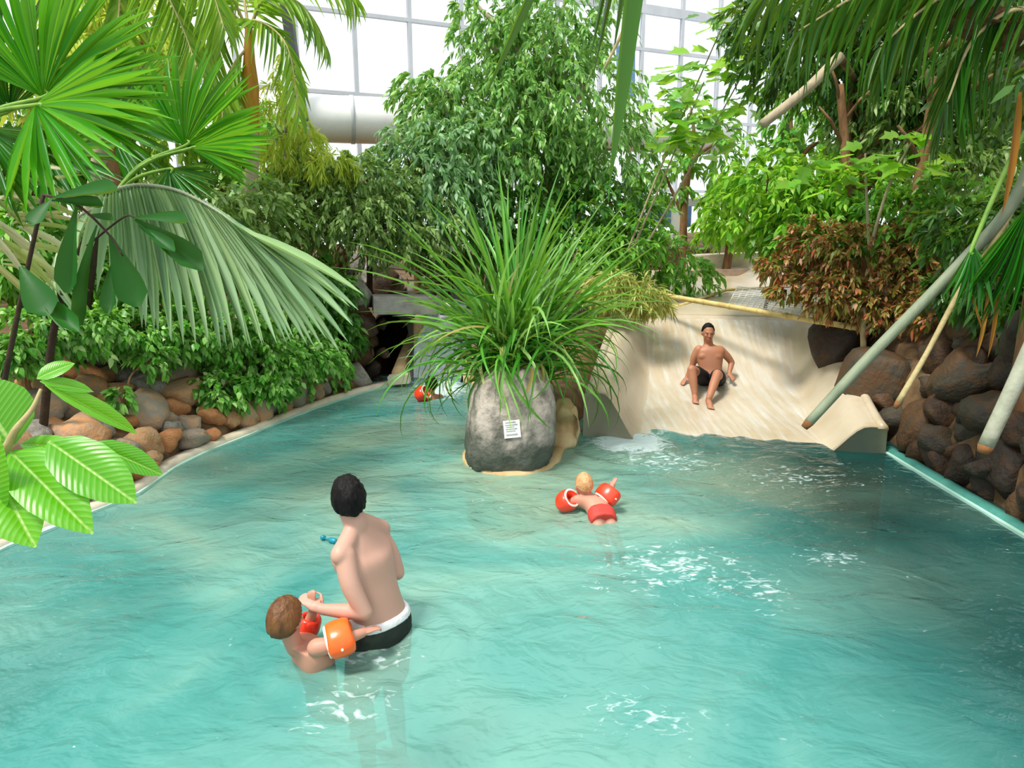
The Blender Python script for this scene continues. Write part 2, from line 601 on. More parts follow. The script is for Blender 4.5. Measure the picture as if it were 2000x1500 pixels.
xs = np.arange(-11, 11.01, 0.11)
ys = np.arange(-1.0, 21.01, 0.11)
GX, GY = np.meshgrid(xs, ys)
GZ = height(GX.ravel(), GY.ravel()).reshape(GX.shape)
nx, ny = len(xs), len(ys)
idx = np.arange(nx * ny).reshape(ny, nx)
q = np.stack([idx[:-1, :-1], idx[:-1, 1:], idx[1:, 1:], idx[1:, :-1]], -1).reshape(-1, 4)
zz = GZ.ravel()
keep = (zz[q] > -1.5).any(axis=1)
q = q[keep]
V = np.stack([GX.ravel(), GY.ravel(), np.maximum(zz, -1.3)], 1)
g = bpy.data.objects.new('floor_planting_bed', fast_mesh('floor_planting_bed', V, q.ravel(), np.arange(len(q)) * 4, MATS['soil'], True))
tag(link(g), 'dark soil planting beds around the pool', kind='structure')

# ------------------------------------------------------------------ pool basin
bx = np.arange(-4.2, 4.21, 0.2)
by = np.arange(-2.5, 10.9, 0.2)
BX, BY = np.meshgrid(bx, by)


def floor_z(X, Y):
    d = np.hypot(X - 0.15, Y - 6.6)
    sh = np.clip(1 - d / 2.6, 0, 1)
    return -0.92 + 0.42 * sh - 0.12 * np.clip((X - 1) / 2.5, 0, 1) + 0.35 * np.clip((Y - 8) / 2, 0, 1)


BZ = floor_z(BX, BY)
idx = np.arange(BX.size).reshape(BX.shape)
q = np.stack([idx[:-1, :-1], idx[:-1, 1:], idx[1:, 1:], idx[1:, :-1]], -1).reshape(-1, 4)
g = bpy.data.objects.new('floor', fast_mesh('floor', np.stack([BX.ravel(), BY.ravel(), BZ.ravel()], 1), q.ravel(), np.arange(len(q)) * 4, MATS['pool_paint'], True))
tag(link(g), 'pale painted pool floor under the water', kind='structure')


def ribbon_wall(name, poly, z0, z1, mat, label, th=0.06):
    poly = np.asarray(poly)
    T = np.gradient(poly, axis=0)
    T /= np.linalg.norm(T, axis=1, keepdims=True)
    Nn = np.stack([T[:, 1], -T[:, 0]], 1) * th
    V, Fc = [], []
    for p, n in zip(poly, Nn):
        V += [(*p, z0), (*p, z1), (*(p - n), z1), (*(p - n), z0)]
    m = len(poly)
    for i in range(m - 1):
        for k in range(4):
            k2 = (k + 1) % 4
            Fc.append((i * 4 + k, (i + 1) * 4 + k, (i + 1) * 4 + k2, i * 4 + k2))
    Fc += [(0, 1, 2, 3), tuple((m - 1) * 4 + k for k in (3, 2, 1, 0))]
    o = mk(name, V, Fc, mat, smooth=False)
    return tag(o, label, kind='structure')


def coping(name, poly, width, z, mat, label, side=-1, parent=None):
    """rounded rim running along the pool edge"""
    poly = catmull(np.column_stack([poly, np.full(len(poly), z)]), 4)
    T = np.gradient(poly, axis=0)
    T /= np.linalg.norm(T, axis=1, keepdims=True)
    Nn = np.stack([T[:, 1], -T[:, 0], np.zeros(len(T))], 1) * side
    prof = [(-0.03, -0.12), (-0.035, -0.01), (-0.015, 0.022), (0.02, 0.03), (width, 0.026), (width + .02, -0.12)]
    V, Fc = [], []
    k = len(prof)
    for p, n in zip(poly, Nn):
        for a, b in prof:
            V.append(p + n * a + np.array([0, 0, b]))
    for i in range(len(poly) - 1):
        for j in range(k):
            j2 = (j + 1) % k
            Fc.append((i * k + j, (i + 1) * k + j, (i + 1) * k + j2, i * k + j2))
    o = mk(name, V, Fc, mat)
    return tag(o, label, kind='structure')


ribbon_wall('wall_left', LEFT, -1.4, 0.02, MATS['pool_paint'], 'pool side wall along the left bank', th=-0.06)
ribbon_wall('wall_right', RIGHT[::-1], -1.4, 0.02, MATS['pool_paint'], 'pool side wall below the dark right bank', th=0.06)
ribbon_wall('wall_island', np.vstack([CHAN_R, ISLAND]), -1.4, 0.0, MATS['concrete_tan'], 'tan wall around the planter island', th=0.06)
coping('trim_1', LEFT, 0.09, 0.03, MATS['coping_pale'], 'pale pool edge along the left bank')
coping('trim_2', RIGHT[::-1], 0.07, 0.015, MATS['coping_teal'], 'greenish pool edge along the right bank', side=1)
coping('trim_3', np.vstack([CHAN_R, ISLAND]), 0.10, 0.0, MATS['concrete_tan'], 'tan ledge round the foot of the planter boulder')

# ------------------------------------------------------------------ water
m, N, L, P = new_mat('pool_water')
N.remove(P)
geo = N.new('ShaderNodeNewGeometry')
tc = N.new('ShaderNodeTexCoord')
pos = tc.outputs['Object']


def nz(scale, detail, vec, dist=0.0, stretch=None):
    n = N.new('ShaderNodeTexNoise')
    n.inputs['Scale'].default_value = scale
    n.inputs['Detail'].default_value = detail
    n.inputs['Distortion'].default_value = dist
    if stretch:
        mp = N.new('ShaderNodeMapping')
        mp.inputs['Scale'].default_value = stretch
        L.new(vec, mp.inputs[0])
        vec = mp.outputs[0]
    L.new(vec, n.inputs['Vector'])
    return n.outputs['Fac']


def mth(op, a, b=None, c=None):
    n = N.new('ShaderNodeMath')
    n.operation = op
    for i, x in enumerate((a, b, c)):
        if x is None: continue
        if isinstance(x, (int, float)): n.inputs[i].default_value = x
        else: L.new(x, n.inputs[i])
    return n.outputs[0]


h1 = nz(2.2, 3, pos, 1.2, (1, 1.5, 1))
h2 = nz(7.0, 3, pos, 0.8, (1, 1.4, 1))
hh = mth('ADD', mth('MULTIPLY', h1, 1.0), mth('MULTIPLY', h2, 0.30))
bump = N.new('ShaderNodeBump')
bump.inputs['Strength'].default_value = 1.0
bump.inputs['Distance'].default_value = 0.038
L.new(hh, bump.inputs['Height'])
fr = N.new('ShaderNodeFresnel')
fr.inputs['IOR'].default_value = 1.34
L.new(bump.outputs[0], fr.inputs['Normal'])
fac = mth('MULTIPLY', fr.outputs[0], mth('SUBTRACT', 1.0, geo.outputs['Backfacing']))
tr = N.new('ShaderNodeBsdfTransparent')
tr.inputs[0].default_value = (0.97, 1.0, 0.99, 1)
gl = N.new('ShaderNodeBsdfGlossy')
gl.inputs['Roughness'].default_value = 0.04
L.new(bump.outputs[0], gl.inputs['Normal'])
mx1 = N.new('ShaderNodeMixShader')
L.new(fac, mx1.inputs[0]); L.new(tr.outputs[0], mx1.inputs[1]); L.new(gl.outputs[0], mx1.inputs[2])
# foam where the slide empties, drifting patches and the wake round the bathers
foamn = nz(9.0, 6, pos, 1.6, (1, 1.6, 1))
foam2 = nz(1.1, 2, pos, 0.4)


def blob(x, y, rx, ry):
    sp = N.new('ShaderNodeVectorMath'); sp.operation = 'SUBTRACT'
    L.new(pos, sp.inputs[0]); sp.inputs[1].default_value = (x, y, 0)
    sc = N.new('ShaderNodeVectorMath'); sc.operation = 'DIVIDE'
    L.new(sp.outputs[0], sc.inputs[0]); sc.inputs[1].default_value = (rx, ry, 1)
    ln = N.new('ShaderNodeVectorMath'); ln.operation = 'LENGTH'
    L.new(sc.outputs[0], ln.inputs[0])
    return mth('MAXIMUM', mth('SUBTRACT', 1.0, ln.outputs['Value']), 0.0)


blobs = None
for (u, v, rx, ry, k) in ((1230, 862, 0.55, 0.55, 1.5), (1300, 900, 0.8, 0.6, 0.5), (1330, 1110, 0.8, 0.65, 0.46), (1490, 1150, 0.25, 0.5, 0.5), (1620, 1090, 0.35, 0.25, 0.48),
                          (690, 1370, 0.35, 0.35, 0.42), (1250, 1400, 0.5, 0.3, 0.35), (860, 760, 0.5, 0.9, 1.2), (735, 1275, 0.32, 0.2, 0.5), (1560, 930, 1.2, 0.5, 0.35)):
    p = on(u, v)
    b = mth('MULTIPLY', blob(float(p[0]), float(p[1]), rx, ry), k)
    blobs = b if blobs is None else mth('MAXIMUM', blobs, b)
fm = mth('ADD', mth('MULTIPLY', foamn, 1.0), mth('MULTIPLY', blobs, 0.55))
mr = N.new('ShaderNodeMapRange')
mr.inputs['From Min'].default_value = 0.70
mr.inputs['From Max'].default_value = 0.88
mr.inputs['To Max'].default_value = 0.85
L.new(fm, mr.inputs['Value'])
df = N.new('ShaderNodeBsdfDiffuse')
df.inputs[0].default_value = (0.60, 0.72, 0.72, 1)
L.new(bump.outputs[0], df.inputs['Normal'])
mx2 = N.new('ShaderNodeMixShader')
L.new(mr.outputs[0], mx2.inputs[0]); L.new(mx1.outputs[0], mx2.inputs[1]); L.new(df.outputs[0], mx2.inputs[2])
# aerated, milky water: strongest near the slide outflow and the shallows, thinned on the right to paint in the bank's dark reflection
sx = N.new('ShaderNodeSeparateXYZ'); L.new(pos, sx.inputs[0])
clear = N.new('ShaderNodeMapRange'); clear.interpolation_type = 'SMOOTHSTEP'  # mask for the dark reflection painted along the right side
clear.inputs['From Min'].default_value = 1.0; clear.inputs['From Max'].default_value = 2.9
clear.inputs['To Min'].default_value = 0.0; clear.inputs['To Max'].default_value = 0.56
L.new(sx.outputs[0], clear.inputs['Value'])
mx3 = N.new('ShaderNodeMixShader')
milk = N.new('ShaderNodeBsdfDiffuse')
mc = ramp(N, ['3c847e', '58968e', '7aa89a', '96b29c'])
mcn = nz(0.55, 3, pos, 0.8)
mcr = N.new('ShaderNodeMapRange'); mcr.inputs['From Min'].default_value = 0.3; mcr.inputs['From Max'].default_value = 0.7
L.new(mth('ADD', mcn, mth('MULTIPLY', blob(0.1, 6.2, 2.6, 2.4), 0.22)), mcr.inputs['Value'])
L.new(mcr.outputs[0], mc.inputs[0])
L.new(mc.outputs[0], milk.inputs[0])
L.new(bump.outputs[0], milk.inputs['Normal'])
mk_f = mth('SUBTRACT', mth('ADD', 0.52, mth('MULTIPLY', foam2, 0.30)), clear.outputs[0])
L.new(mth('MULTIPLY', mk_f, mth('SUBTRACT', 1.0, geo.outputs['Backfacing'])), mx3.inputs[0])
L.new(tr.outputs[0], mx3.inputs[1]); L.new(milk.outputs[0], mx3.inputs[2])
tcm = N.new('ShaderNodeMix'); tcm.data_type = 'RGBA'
tcm.inputs[6].default_value = (0.30, 0.58, 0.60, 1); tcm.inputs[7].default_value = (0.03, 0.22, 0.25, 1)  # second tint: dark bank reflection put into the water colour
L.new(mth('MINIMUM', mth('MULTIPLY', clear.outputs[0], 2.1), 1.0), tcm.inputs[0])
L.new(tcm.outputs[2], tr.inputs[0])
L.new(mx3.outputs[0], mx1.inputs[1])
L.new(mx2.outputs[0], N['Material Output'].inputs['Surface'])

wx = np.arange(-4.1, 4.11, 0.045)
wy = np.arange(-2.4, 10.55, 0.045)
WX, WY = np.meshgrid(wx, wy)
WZ = 0.010 * vnoise(WX * 2.2, WY * 3.0, 11) + 0.006 * vnoise(WX * 5, WY * 6.5, 12)
for (u, v, amp, wl) in ((720, 1265, 0.013, 0.20), (1160, 1010, 0.008, 0.15), (1230, 870, 0.02, 0.3), (590, 1290, 0.008, 0.15)):
    p = on(u, v)
    r = np.hypot(WX - p[0], WY - p[1])
    WZ += amp * np.sin(r * 2 * math.pi / wl) * np.exp(-r / 0.75)
nyy, nxx = WX.shape
idx = np.arange(WX.size).reshape(WX.shape)
q = np.stack([idx[:-1, :-1], idx[:-1, 1:], idx[1:, 1:], idx[1:, :-1]], -1).reshape(-1, 4)
top = np.stack([WX.ravel(), WY.ravel(), WZ.ravel()], 1)
border = np.concatenate([idx[0, :], idx[1:, -1], idx[-1, -2::-1], idx[-2:0:-1, 0]])
bot = top[border].copy(); bot[:, 2] = -1.5
nb = len(border)
o0 = len(top)
side = np.stack([border, np.arange(nb) + o0, (np.arange(nb) + 1) % nb + o0, np.roll(border, -1)], 1)
loops = np.concatenate([q.ravel(), side.ravel(), (np.arange(nb) + o0)[::-1]])
starts = np.concatenate([np.arange(len(q) + len(side)) * 4, [(len(q) + len(side)) * 4]])
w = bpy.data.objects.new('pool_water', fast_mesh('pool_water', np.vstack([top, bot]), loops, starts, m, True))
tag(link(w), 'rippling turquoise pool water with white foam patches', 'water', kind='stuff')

# ------------------------------------------------------------------ water slide
sl = thing('water_slide', (SO[0], SO[1], 0), 'wide cream fibreglass water slide running down into the pool', 'slide')
ss = np.concatenate([np.arange(-0.12, 3.6, 0.06), np.arange(3.6, 8.6, 0.2)])
prof = np.concatenate([[-1.52, -1.50], np.linspace(-1.40, 1.34, 45), [1.42, 1.44]])
V = []
for s in ss:
    z0 = float(slide_z(s))
    zl = float(smooth_interp(s, WL_S, WL_Z)); zr = float(smooth_interp(s, WR_S, WR_Z))
    for j, wv in enumerate(prof):
        if j == 0 or j == len(prof) - 1:
            z = -1.4 if s < 1.2 else (min(z0 - 0.5, -0.3) if s < 3 else z0 - 0.6)
        elif j == 1: z = zl - 0.012
        elif j == len(prof) - 2: z = zr - 0.012
        else:
            if wv < 0:
                t = np.clip((-wv - 0.92) / 0.40, 0, 1); H = max(zl - z0, 0.0)
            else:
                t = np.clip((wv - 0.86) / 0.40, 0, 1); H = max(zr - z0, 0.0)
            z = z0 + H * (t * t * (3 - 2 * t)) ** 0.9
        shift = 0.045 * max(s - 3.2, 0) ** 1.5
        V.append((*(SO + SD * s + SN * (wv - shift)), z))
k = len(prof)
Fc = []
for i in range(len(ss) - 1):
    for j in range(k - 1):
        Fc.append((i * k + j, i * k + j + 1, (i + 1) * k + j + 1, (i + 1) * k + j))
Fc.append(tuple(range(k)))
mk('chute', V, Fc, MATS['slide_gel'], sl)
# rolled rims on both side walls
for nm, wv, S_, Z_ in (('left', -1.45, WL_S, WL_Z), ('right', 1.38, WR_S, WR_Z)):
    pth = [(*(SO + SD * s + SN * (wv - 0.045 * max(s - 3.2, 0) ** 1.5)), float(smooth_interp(s, S_, Z_)) - 0.012) for s in np.arange(-0.12, 8.4, 0.15)]
    v, f = tube(pth, 0.05, 10)
    tag(mk('rim', v, f, MATS['slide_gel'], sl), 'rolled rim of the %s slide wall' % nm)
# crest lip across the steep drop
pth = [(*(SO + SD * 3.12 + SN * wv), float(slide_z(3.12)) - 0.012 + (0.06 * max(0, abs(wv) - 0.9))) for wv in np.linspace(-1.3, 1.25, 20)]
v, f = tube(pth, 0.028, 8)
mk('crest_lip', v, f, MATS['slide_gel'], sl)

# thin sheet of water running out at the foot of the slide
m, N, L, P = new_mat('slide_film')
P.inputs['Base Color'].default_value = (0.9, 0.95, 0.94, 1)
P.inputs['Roughness'].default_value = 0.12
trn = N.new('ShaderNodeBsdfTransparent')
mixs = N.new('ShaderNodeMixShader')
tcn = N.new('ShaderNodeTexCoord')
mpn = N.new('ShaderNodeMapping'); mpn.inputs['Scale'].default_value = (5, 0.5, 0.5); mpn.inputs['Rotation'].default_value = (0, 0, 0.23)
nn = N.new('ShaderNodeTexNoise'); nn.inputs['Scale'].default_value = 3.0; nn.inputs['Detail'].default_value = 6
L.new(tcn.outputs['Object'], mpn.inputs[0]); L.new(mpn.outputs[0], nn.inputs['Vector'])
mrn = N.new('ShaderNodeMapRange'); mrn.inputs['From Min'].default_value = 0.42; mrn.inputs['From Max'].default_value = 0.72; mrn.inputs['To Max'].default_value = 0.40
L.new(nn.outputs[0], mrn.inputs['Value'])
L.new(mrn.outputs[0], mixs.inputs[0]); L.new(trn.outputs[0], mixs.inputs[1]); L.new(P.outputs[0], mixs.inputs[2])
L.new(mixs.outputs[0], N['Material Output'].inputs['Surface'])
V, Fc = [], []
sv = np.arange(-0.1, 3.05, 0.07); wv_ = np.linspace(-0.95, 0.9, 26)
for s in sv:
    for wv in wv_:
        V.append((*(SO + SD * s + SN * wv), float(slide_z(s)) + 0.008 + 0.004 * math.sin(wv * 9 + s * 5)))
k = len(wv_)
for i in range(len(sv) - 1):
    for j in range(k - 1):
        Fc.append((i * k + j, i * k + j + 1, (i + 1) * k + j + 1, (i + 1) * k + j))
tag(mk('sheet_of_water', V, Fc, m, origin=(SO[0], SO[1], 0)), 'thin white sheet of water running down the cream slide', 'water', kind='stuff')

# ------------------------------------------------------------------ rapids in the channel behind the planter
rp = thing('rapids_chute', (-1.1, 10.4, 0), 'narrow white water rapids chute behind the grassy planter', 'rapids')
V, Fc = [], []
sv = np.linspace(0, 3.2, 26); wv_ = np.linspace(-0.42, 0.42, 13)
for s in sv:
    for wv in wv_:
        V.append((-1.12 + wv + 0.06 * s, 10.0 + s, -0.10 + 0.30 * s + 0.10 * (abs(wv) > 0.36) * 2.2 + 0.02 * math.sin(s * 9 + wv * 7)))
k = len(wv_)
for i in range(len(sv) - 1):
    for j in range(k - 1):
        Fc.append((i * k + j, i * k + j + 1, (i + 1) * k + j + 1, (i + 1) * k + j))
surf('white_water', ['8fc4d0', 'cfe4e8', 'f2f6f8', 'b4d8dc'], 5, 0.25, 0.8, 12, stretch=(2, .7, 1))
mk('falling_water', V, Fc, MATS['white_water'], rp)
for sgn in (-1, 1):
    v, f = beam((-1.12 + sgn * 0.5, 9.95, -0.05), (-0.93 + sgn * 0.5, 13.2, 0.98), 0.14, 0.45)
    tag(mk('side_wall', v, f, MATS['concrete_tan'], rp))

# ------------------------------------------------------------------ glazed hall behind the trees
A = at(520, 60, 17.6); A = np.array([A[0], A[1], 0.0])
B = at(1010, 60, 20.2); B = np.array([B[0], B[1], 0.0])
wd = nrm(B - A)
wnrm = np.array([-wd[1], wd[0], 0])
win = bpy.data.objects.new('window_1', None)
win.location = tuple(A)
tag(link(win), 'tall glazed wall of white framed panes behind the trees', kind='structure')
m, N, L, P = new_mat('glass_pane')
N.remove(P)
gt = N.new('ShaderNodeBsdfTransparent'); gt.inputs[0].default_value = (0.96, 0.98, 1, 1)
gg = N.new('ShaderNodeBsdfGlossy'); gg.inputs['Roughness'].default_value = 0.05
gm = N.new('ShaderNodeMixShader'); gm.inputs[0].default_value = 0.06
L.new(gt.outputs[0], gm.inputs[1]); L.new(gg.outputs[0], gm.inputs[2]); L.new(gm.outputs[0], N['Material Output'].inputs['Surface'])
step = 1.36
zb, zrows = 1.0, [1.0, 3.3, 5.35, 7.15, 8.2, 10.4]
off0 = np.linalg.norm(at(686, 60, 18.5)[:2] - A[:2]) + 0.05
ks = range(-3, 14)
for kx in ks:
    p = A + wd * (off0 + kx * step)
    v, f = beam(p + [0, 0, zb], p + [0, 0, 10.5], 0.10, 0.10, up=wnrm)
    mk('mullion', v, f, MATS['metal_white'], win, smooth=False)
L0 = off0 + ks[0] * step; L1 = off0 + ks[-1] * step
for zi, z in enumerate(zrows):
    th = 0.24 if zi == 4 else 0.085
    v, f = beam(A + wd * L0 + [0, 0, z], A + wd * L1 + [0, 0, z], 0.11, th)
    mk('transom', v, f, MATS['metal_white'], win, smooth=False)
for kx in list(ks)[:-1]:
    for zi in range(len(zrows) - 1):
        a = A + wd * (off0 + kx * step + 0.05); b = A + wd * (off0 + (kx + 1) * step - 0.05)
        z0, z1 = zrows[zi] + 0.04, zrows[zi + 1] - 0.04
        if kx < -1 or kx > 10 or zi < 1: continue
        V = [a + [0, 0, z0], b + [0, 0, z0], b + [0, 0, z1], a + [0, 0, z1]]
        V = [x for x in V] + [x + wnrm * 0.012 for x in V]
        mk('pane', V, [(0, 1, 2, 3), (7, 6, 5, 4), (0, 4, 5, 1), (1, 5, 6, 2), (2, 6, 7, 3), (3, 7, 4, 0)], MATS['glass_pane'], win, smooth=False)

# white round duct in front of the glazing
p0, p1 = at(470, 226, 15.2), at(1420, 262, 18.0)
du = thing('ventilation_duct', p0, 'thick white ventilation duct running level below the tall glazing', 'duct')
pth = np.linspace(p0, p1, 12)
v, f = tube(pth, 0.47, 28)
mk('pipe', v, f, MATS['paint_white'], du)
for t in (0.2, 0.45, 0.7, 0.95):
    c = p0 + (p1 - p0) * t; d = nrm(p1 - p0)
    v, f = tube([c - d * 0.04, c + d * 0.04], 0.485, 28)
    mk('collar', v, f, MATS['metal_white'], du)

# dark slanting roof strut top left
st_ = thing('roof_strut', at(552, -20, 15.0), 'dark slanting steel strut behind the palm fronds top left', 'strut')
v, f = beam(at(548, -60, 15.0), at(592, 240, 15.0), 0.18, 0.18, up=(0, 1, 0))
mk('post', v, f, MATS['metal_dark'], st_, smooth=False)
v, f = beam(at(500, 20, 15.0), at(560, 22, 15.0), 0.10, 0.10)
mk('bracket', v, f, MATS['metal_dark'], st_, smooth=False)

# low entrance frame behind the slide
fr_ = bpy.data.objects.new('window_2', None)
c0 = at(1290, 470, 16.5); fr_.location = tuple(c0)
tag(link(fr_), 'white framed glazed opening with blue panel behind the slide', kind='structure')
v, f = beam(at(1215, 393, 16.6), at(1372, 396, 16.6), 0.2, 0.16); mk('lintel', v, f, MATS['metal_white'], fr_, smooth=False)
for u, wd_ in ((1325, 0.30), (1262, 0.10), (1228, 0.08)):
    v, f = beam(at(u, 396, 16.5), at(u, 500, 16.5), wd_, 0.16, up=(0, 1, 0)); mk('post', v, f, MATS['paint_white'], fr_, smooth=False)
v, f = beam(at(1240, 420, 16.9), at(1350, 420, 16.9), 0.05, 0.55); mk('panel', v, f, MATS['panel_blue'], fr_, smooth=False)
v, f = beam(at(1060, 415, 17.5), at(1140, 415, 17.5), 0.05, 0.7); mk('panel', v, f, MATS['panel_blue'], fr_, smooth=False)
v, f = beam(at(1222, 90, 18.6), at(1222, 190, 18.6), 0.45, 0.06, up=(0, 1, 0)); mk('panel', v, f, MATS['panel_blue'], fr_, smooth=False)

# stepped brown ledge above the slide
lg = thing('stone_ledge', at(1420, 530, 15.2), 'pinkish brown stone ledge above the far end of the slide', 'ledge')
for i, (u0, u1, v0, Y, h_) in enumerate(((1310, 1500, 540, 14.6, 0.25), (1340, 1490, 512, 15.4, 0.30), (1390, 1500, 488, 16.2, 0.30))):
    v, f = beam(at(u0, v0, Y), at(u1, v0 - 6, Y), 0.8, h_)
    mk('step', v, f, MATS['stone_pink'] if i != 1 else MATS['coping_pale'], lg, smooth=False)
# ------------------------------------------------------------------ stones
def rock_mesh(seed, sub=2, mat=None, flat=0.75, rough=0.28):
    V, Fc = ico(sub)
    r = np.random.default_rng(seed)
    off = r.uniform(-50, 50, 3)
    out = []
    planes = [(nrm(r.normal(size=3)), r.uniform(0.62, 0.9)) for _ in range(7)]
    for v in V:
        p = v * (1 + rough * fbm(v * 1.3 + off, 2))
        for n, d in planes:
            e = p @ n - d
            if e > 0: p = p - n * e * 0.8
        out.append(p)
    out = np.array(out); out[:, 2] *= flat
    return mesh_data('stone', out, Fc, mat, smooth=True)


ROCKS = {k: [rock_mesh(100 + i, 3, MATS[k], 0.75, 0.36) for i in range(7)] for k in ('stone_warm', 'stone_dark', 'stone_grey')}


def put(name, me, loc, scale, rot, parent):
    o = bpy.data.objects.new(name, me)
    base = wloc(parent) if parent else np.zeros(3)
    o.location = tuple(np.asarray(loc) - base)
    o.scale = scale if np.ndim(scale) else (scale,) * 3
    o.rotation_euler = rot
    return link(o, parent)


def stone_bank(name, label, poly, d0, d1, size, n, kinds, side, seed, zlift=0.0, pack=0.62):
    root = bpy.data.objects.new(name, None)
    root.location = (*poly[len(poly) // 2], 0.1)
    tag(link(root), label, kind='structure')
    r = np.random.default_rng(seed)
    seg = np.linalg.norm(np.diff(poly, axis=0), axis=1)
    cum = np.concatenate([[0], np.cumsum(seg)])
    placed = []
    tries = 0
    while len(placed) < n and tries < n * 60:
        tries += 1
        s = r.uniform(0, cum[-1])
        x, y = np.interp(s, cum, poly[:, 0]), np.interp(s, cum, poly[:, 1])
        i = min(np.searchsorted(cum, s, 'right') - 1, len(seg) - 1)
        t = (poly[i + 1] - poly[i]) / seg[i]
        nn_ = np.array([-t[1], t[0]]) * side
        d = r.uniform(d0, d1)
        sz = r.uniform(*size)
        p = np.array([x, y]) + nn_ * (d + sz * 0.75)
        if any(np.hypot(*(p - q_)) < pack * (sz + s_) for q_, s_ in placed): continue
        placed.append((p, sz))
        z = float(height(p[0], p[1])[0])
        k = kinds[r.integers(len(kinds))]
        put('stone', ROCKS[k][r.integers(7)], (p[0], p[1], z + sz * 0.12 + zlift),
            (sz * r.uniform(.9, 1.35), sz * r.uniform(.85, 1.2), sz * r.uniform(.75, 1.15)), tuple(r.uniform(-0.5, 0.5, 2)) + (r.uniform(0, 6.28),), root)
    return root


Lb = LEFT[1:]
stone_bank('wall_left_bank', 'bank of brown and grey stones along the left pool edge', catmull(Lb, 4), 0.02, 1.4, (0.10, 0.27), 230, ['stone_warm', 'stone_warm', 'stone_warm', 'stone_grey'], 1, 5)
Rb = np.array([[3.66, 6.75], [3.64, 4.65], [3.64, 1.5]])
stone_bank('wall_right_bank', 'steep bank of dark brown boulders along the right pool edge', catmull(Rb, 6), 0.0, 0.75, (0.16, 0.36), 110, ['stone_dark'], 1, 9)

# extra stones packed over the steep right bank face
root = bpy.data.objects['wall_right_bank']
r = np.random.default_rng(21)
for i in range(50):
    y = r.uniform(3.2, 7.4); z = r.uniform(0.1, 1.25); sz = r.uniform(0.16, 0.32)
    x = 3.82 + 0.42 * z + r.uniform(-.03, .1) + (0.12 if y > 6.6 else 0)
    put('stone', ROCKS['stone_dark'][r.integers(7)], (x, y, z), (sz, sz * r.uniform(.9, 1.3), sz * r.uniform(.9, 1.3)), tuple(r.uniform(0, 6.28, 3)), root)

# big hanging boulder beside the slide
bo = thing('boulder', at(1705, 750, 7.55), 'large rounded grey brown boulder overhanging the right slide wall', 'boulder')
me = rock_mesh(77, 3, MATS['stone_dark'], 0.95, 0.2)
put('rock', me, at(1712, 745, 7.6), (0.40, 0.42, 0.50), (0.2, 0.25, 0.6), bo)
me = rock_mesh(79, 3, MATS['stone_dark'], 0.95, 0.2)
put('rock', me, at(1640, 660, 8.6), (0.30, 0.5, 0.45), (0.2, 0.6, 0.2), bo)
# earth bank right of the slide
rb = bpy.data.objects.new('wall_slide_bank', None); rb.location = tuple(at(1700, 700, 8.2)); tag(link(rb), 'dark stony bank right of the slide', kind='structure')
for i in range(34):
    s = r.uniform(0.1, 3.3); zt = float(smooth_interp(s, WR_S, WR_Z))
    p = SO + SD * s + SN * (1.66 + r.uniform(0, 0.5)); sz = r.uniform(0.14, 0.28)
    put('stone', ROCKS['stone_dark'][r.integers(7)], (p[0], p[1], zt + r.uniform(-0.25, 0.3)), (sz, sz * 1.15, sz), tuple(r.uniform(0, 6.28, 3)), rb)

# planter boulder with notice
pb = thing('planter_boulder', (-0.02, 6.5, -0.05), 'big grey boulder standing in the water below the grass clump', 'boulder')
V, Fc = ico(5)
out = []
for v in V:
    p = np.sign(v) * np.abs(v) ** 0.72
    p = p / max(1e-6, (np.abs(p) ** 3).sum() ** (1 / 3))
    k = 1 + 0.10 * fbm(v * 1.5 + np.array([3.1, 7.7, 1.2]), 3) + 0.035 * fbm(v * 5 + 4, 3)
    p = p * k
    x, y, z = p * np.array([0.43, 0.40, 0.54])
    # front face leans back towards the top
    y += max(z + 0.12, 0) * 0.34
    x *= 1.0 - 0.22 * max(z, 0) - 0.18 * max(-z - 0.1, 0)
    x += 0.05 * z
    out.append((x - 0.01, y + 6.42, z + 0.33))
mk('rock', out, Fc, MATS['boulder_grey'], pb)
# plate: top edge at v 822, bottom edge at v 853
c = at(1000, 838, 6.06)
sg = thing('notice_sign', c, 'small white notice plate fixed on the grey planter boulder', 'sign')
# local frame of the plate
upv = nrm(np.array([-0.10, 0.36, 0.93])); rt = nrm(np.array([0.99, 0.03, 0.06])); rt = nrm(rt - upv * (rt @ upv)); nn_ = np.cross(rt, upv)
R = np.stack([rt, nn_, upv], 1)
v, f = box(c, (0.145, 0.012, 0.155), R); mk('plate', v, f, MATS['sign_white'], sg, smooth=False)
fo = -nn_ if nn_[1] > 0 else nn_
for zz_, ww in ((0.058, 0.09), (0.036, 0.11), (0.018, 0.07), (0.0, 0.10), (-0.018, 0.08), (-0.05, 0.10)):
    v, f = box(c + upv * zz_ + rt * (ww - 0.12) * 0.3 + fo * 0.0075, (ww, 0.003, 0.008 if zz_ > -.04 else 0.014), R)
    mk('text_line', v, f, MATS['sign_grey'], sg, smooth=False)

# tan lump of rock with a dark hollow beside the planter
ht = thing('hollow_stump', (0.53, 7.0, 0), 'tan hollow stone beside the grey planter boulder', 'rock')
V, Fc = ico(4)
out = []
for v in V:
    p = v * (1 + 0.16 * fbm(v * 2 + 9, 3))
    q_ = p * np.array([0.17, 0.2, 0.30])
    if v[1] < -0.4 and abs(v[2] - 0.1) < 0.55: q_[1] += 0.2 * (1 - abs(v[2] - 0.1) / 0.55)
    out.append(q_ + np.array([0.50, 6.92, 0.18]))
mk('rock', out, Fc, MATS['concrete_tan'], ht)

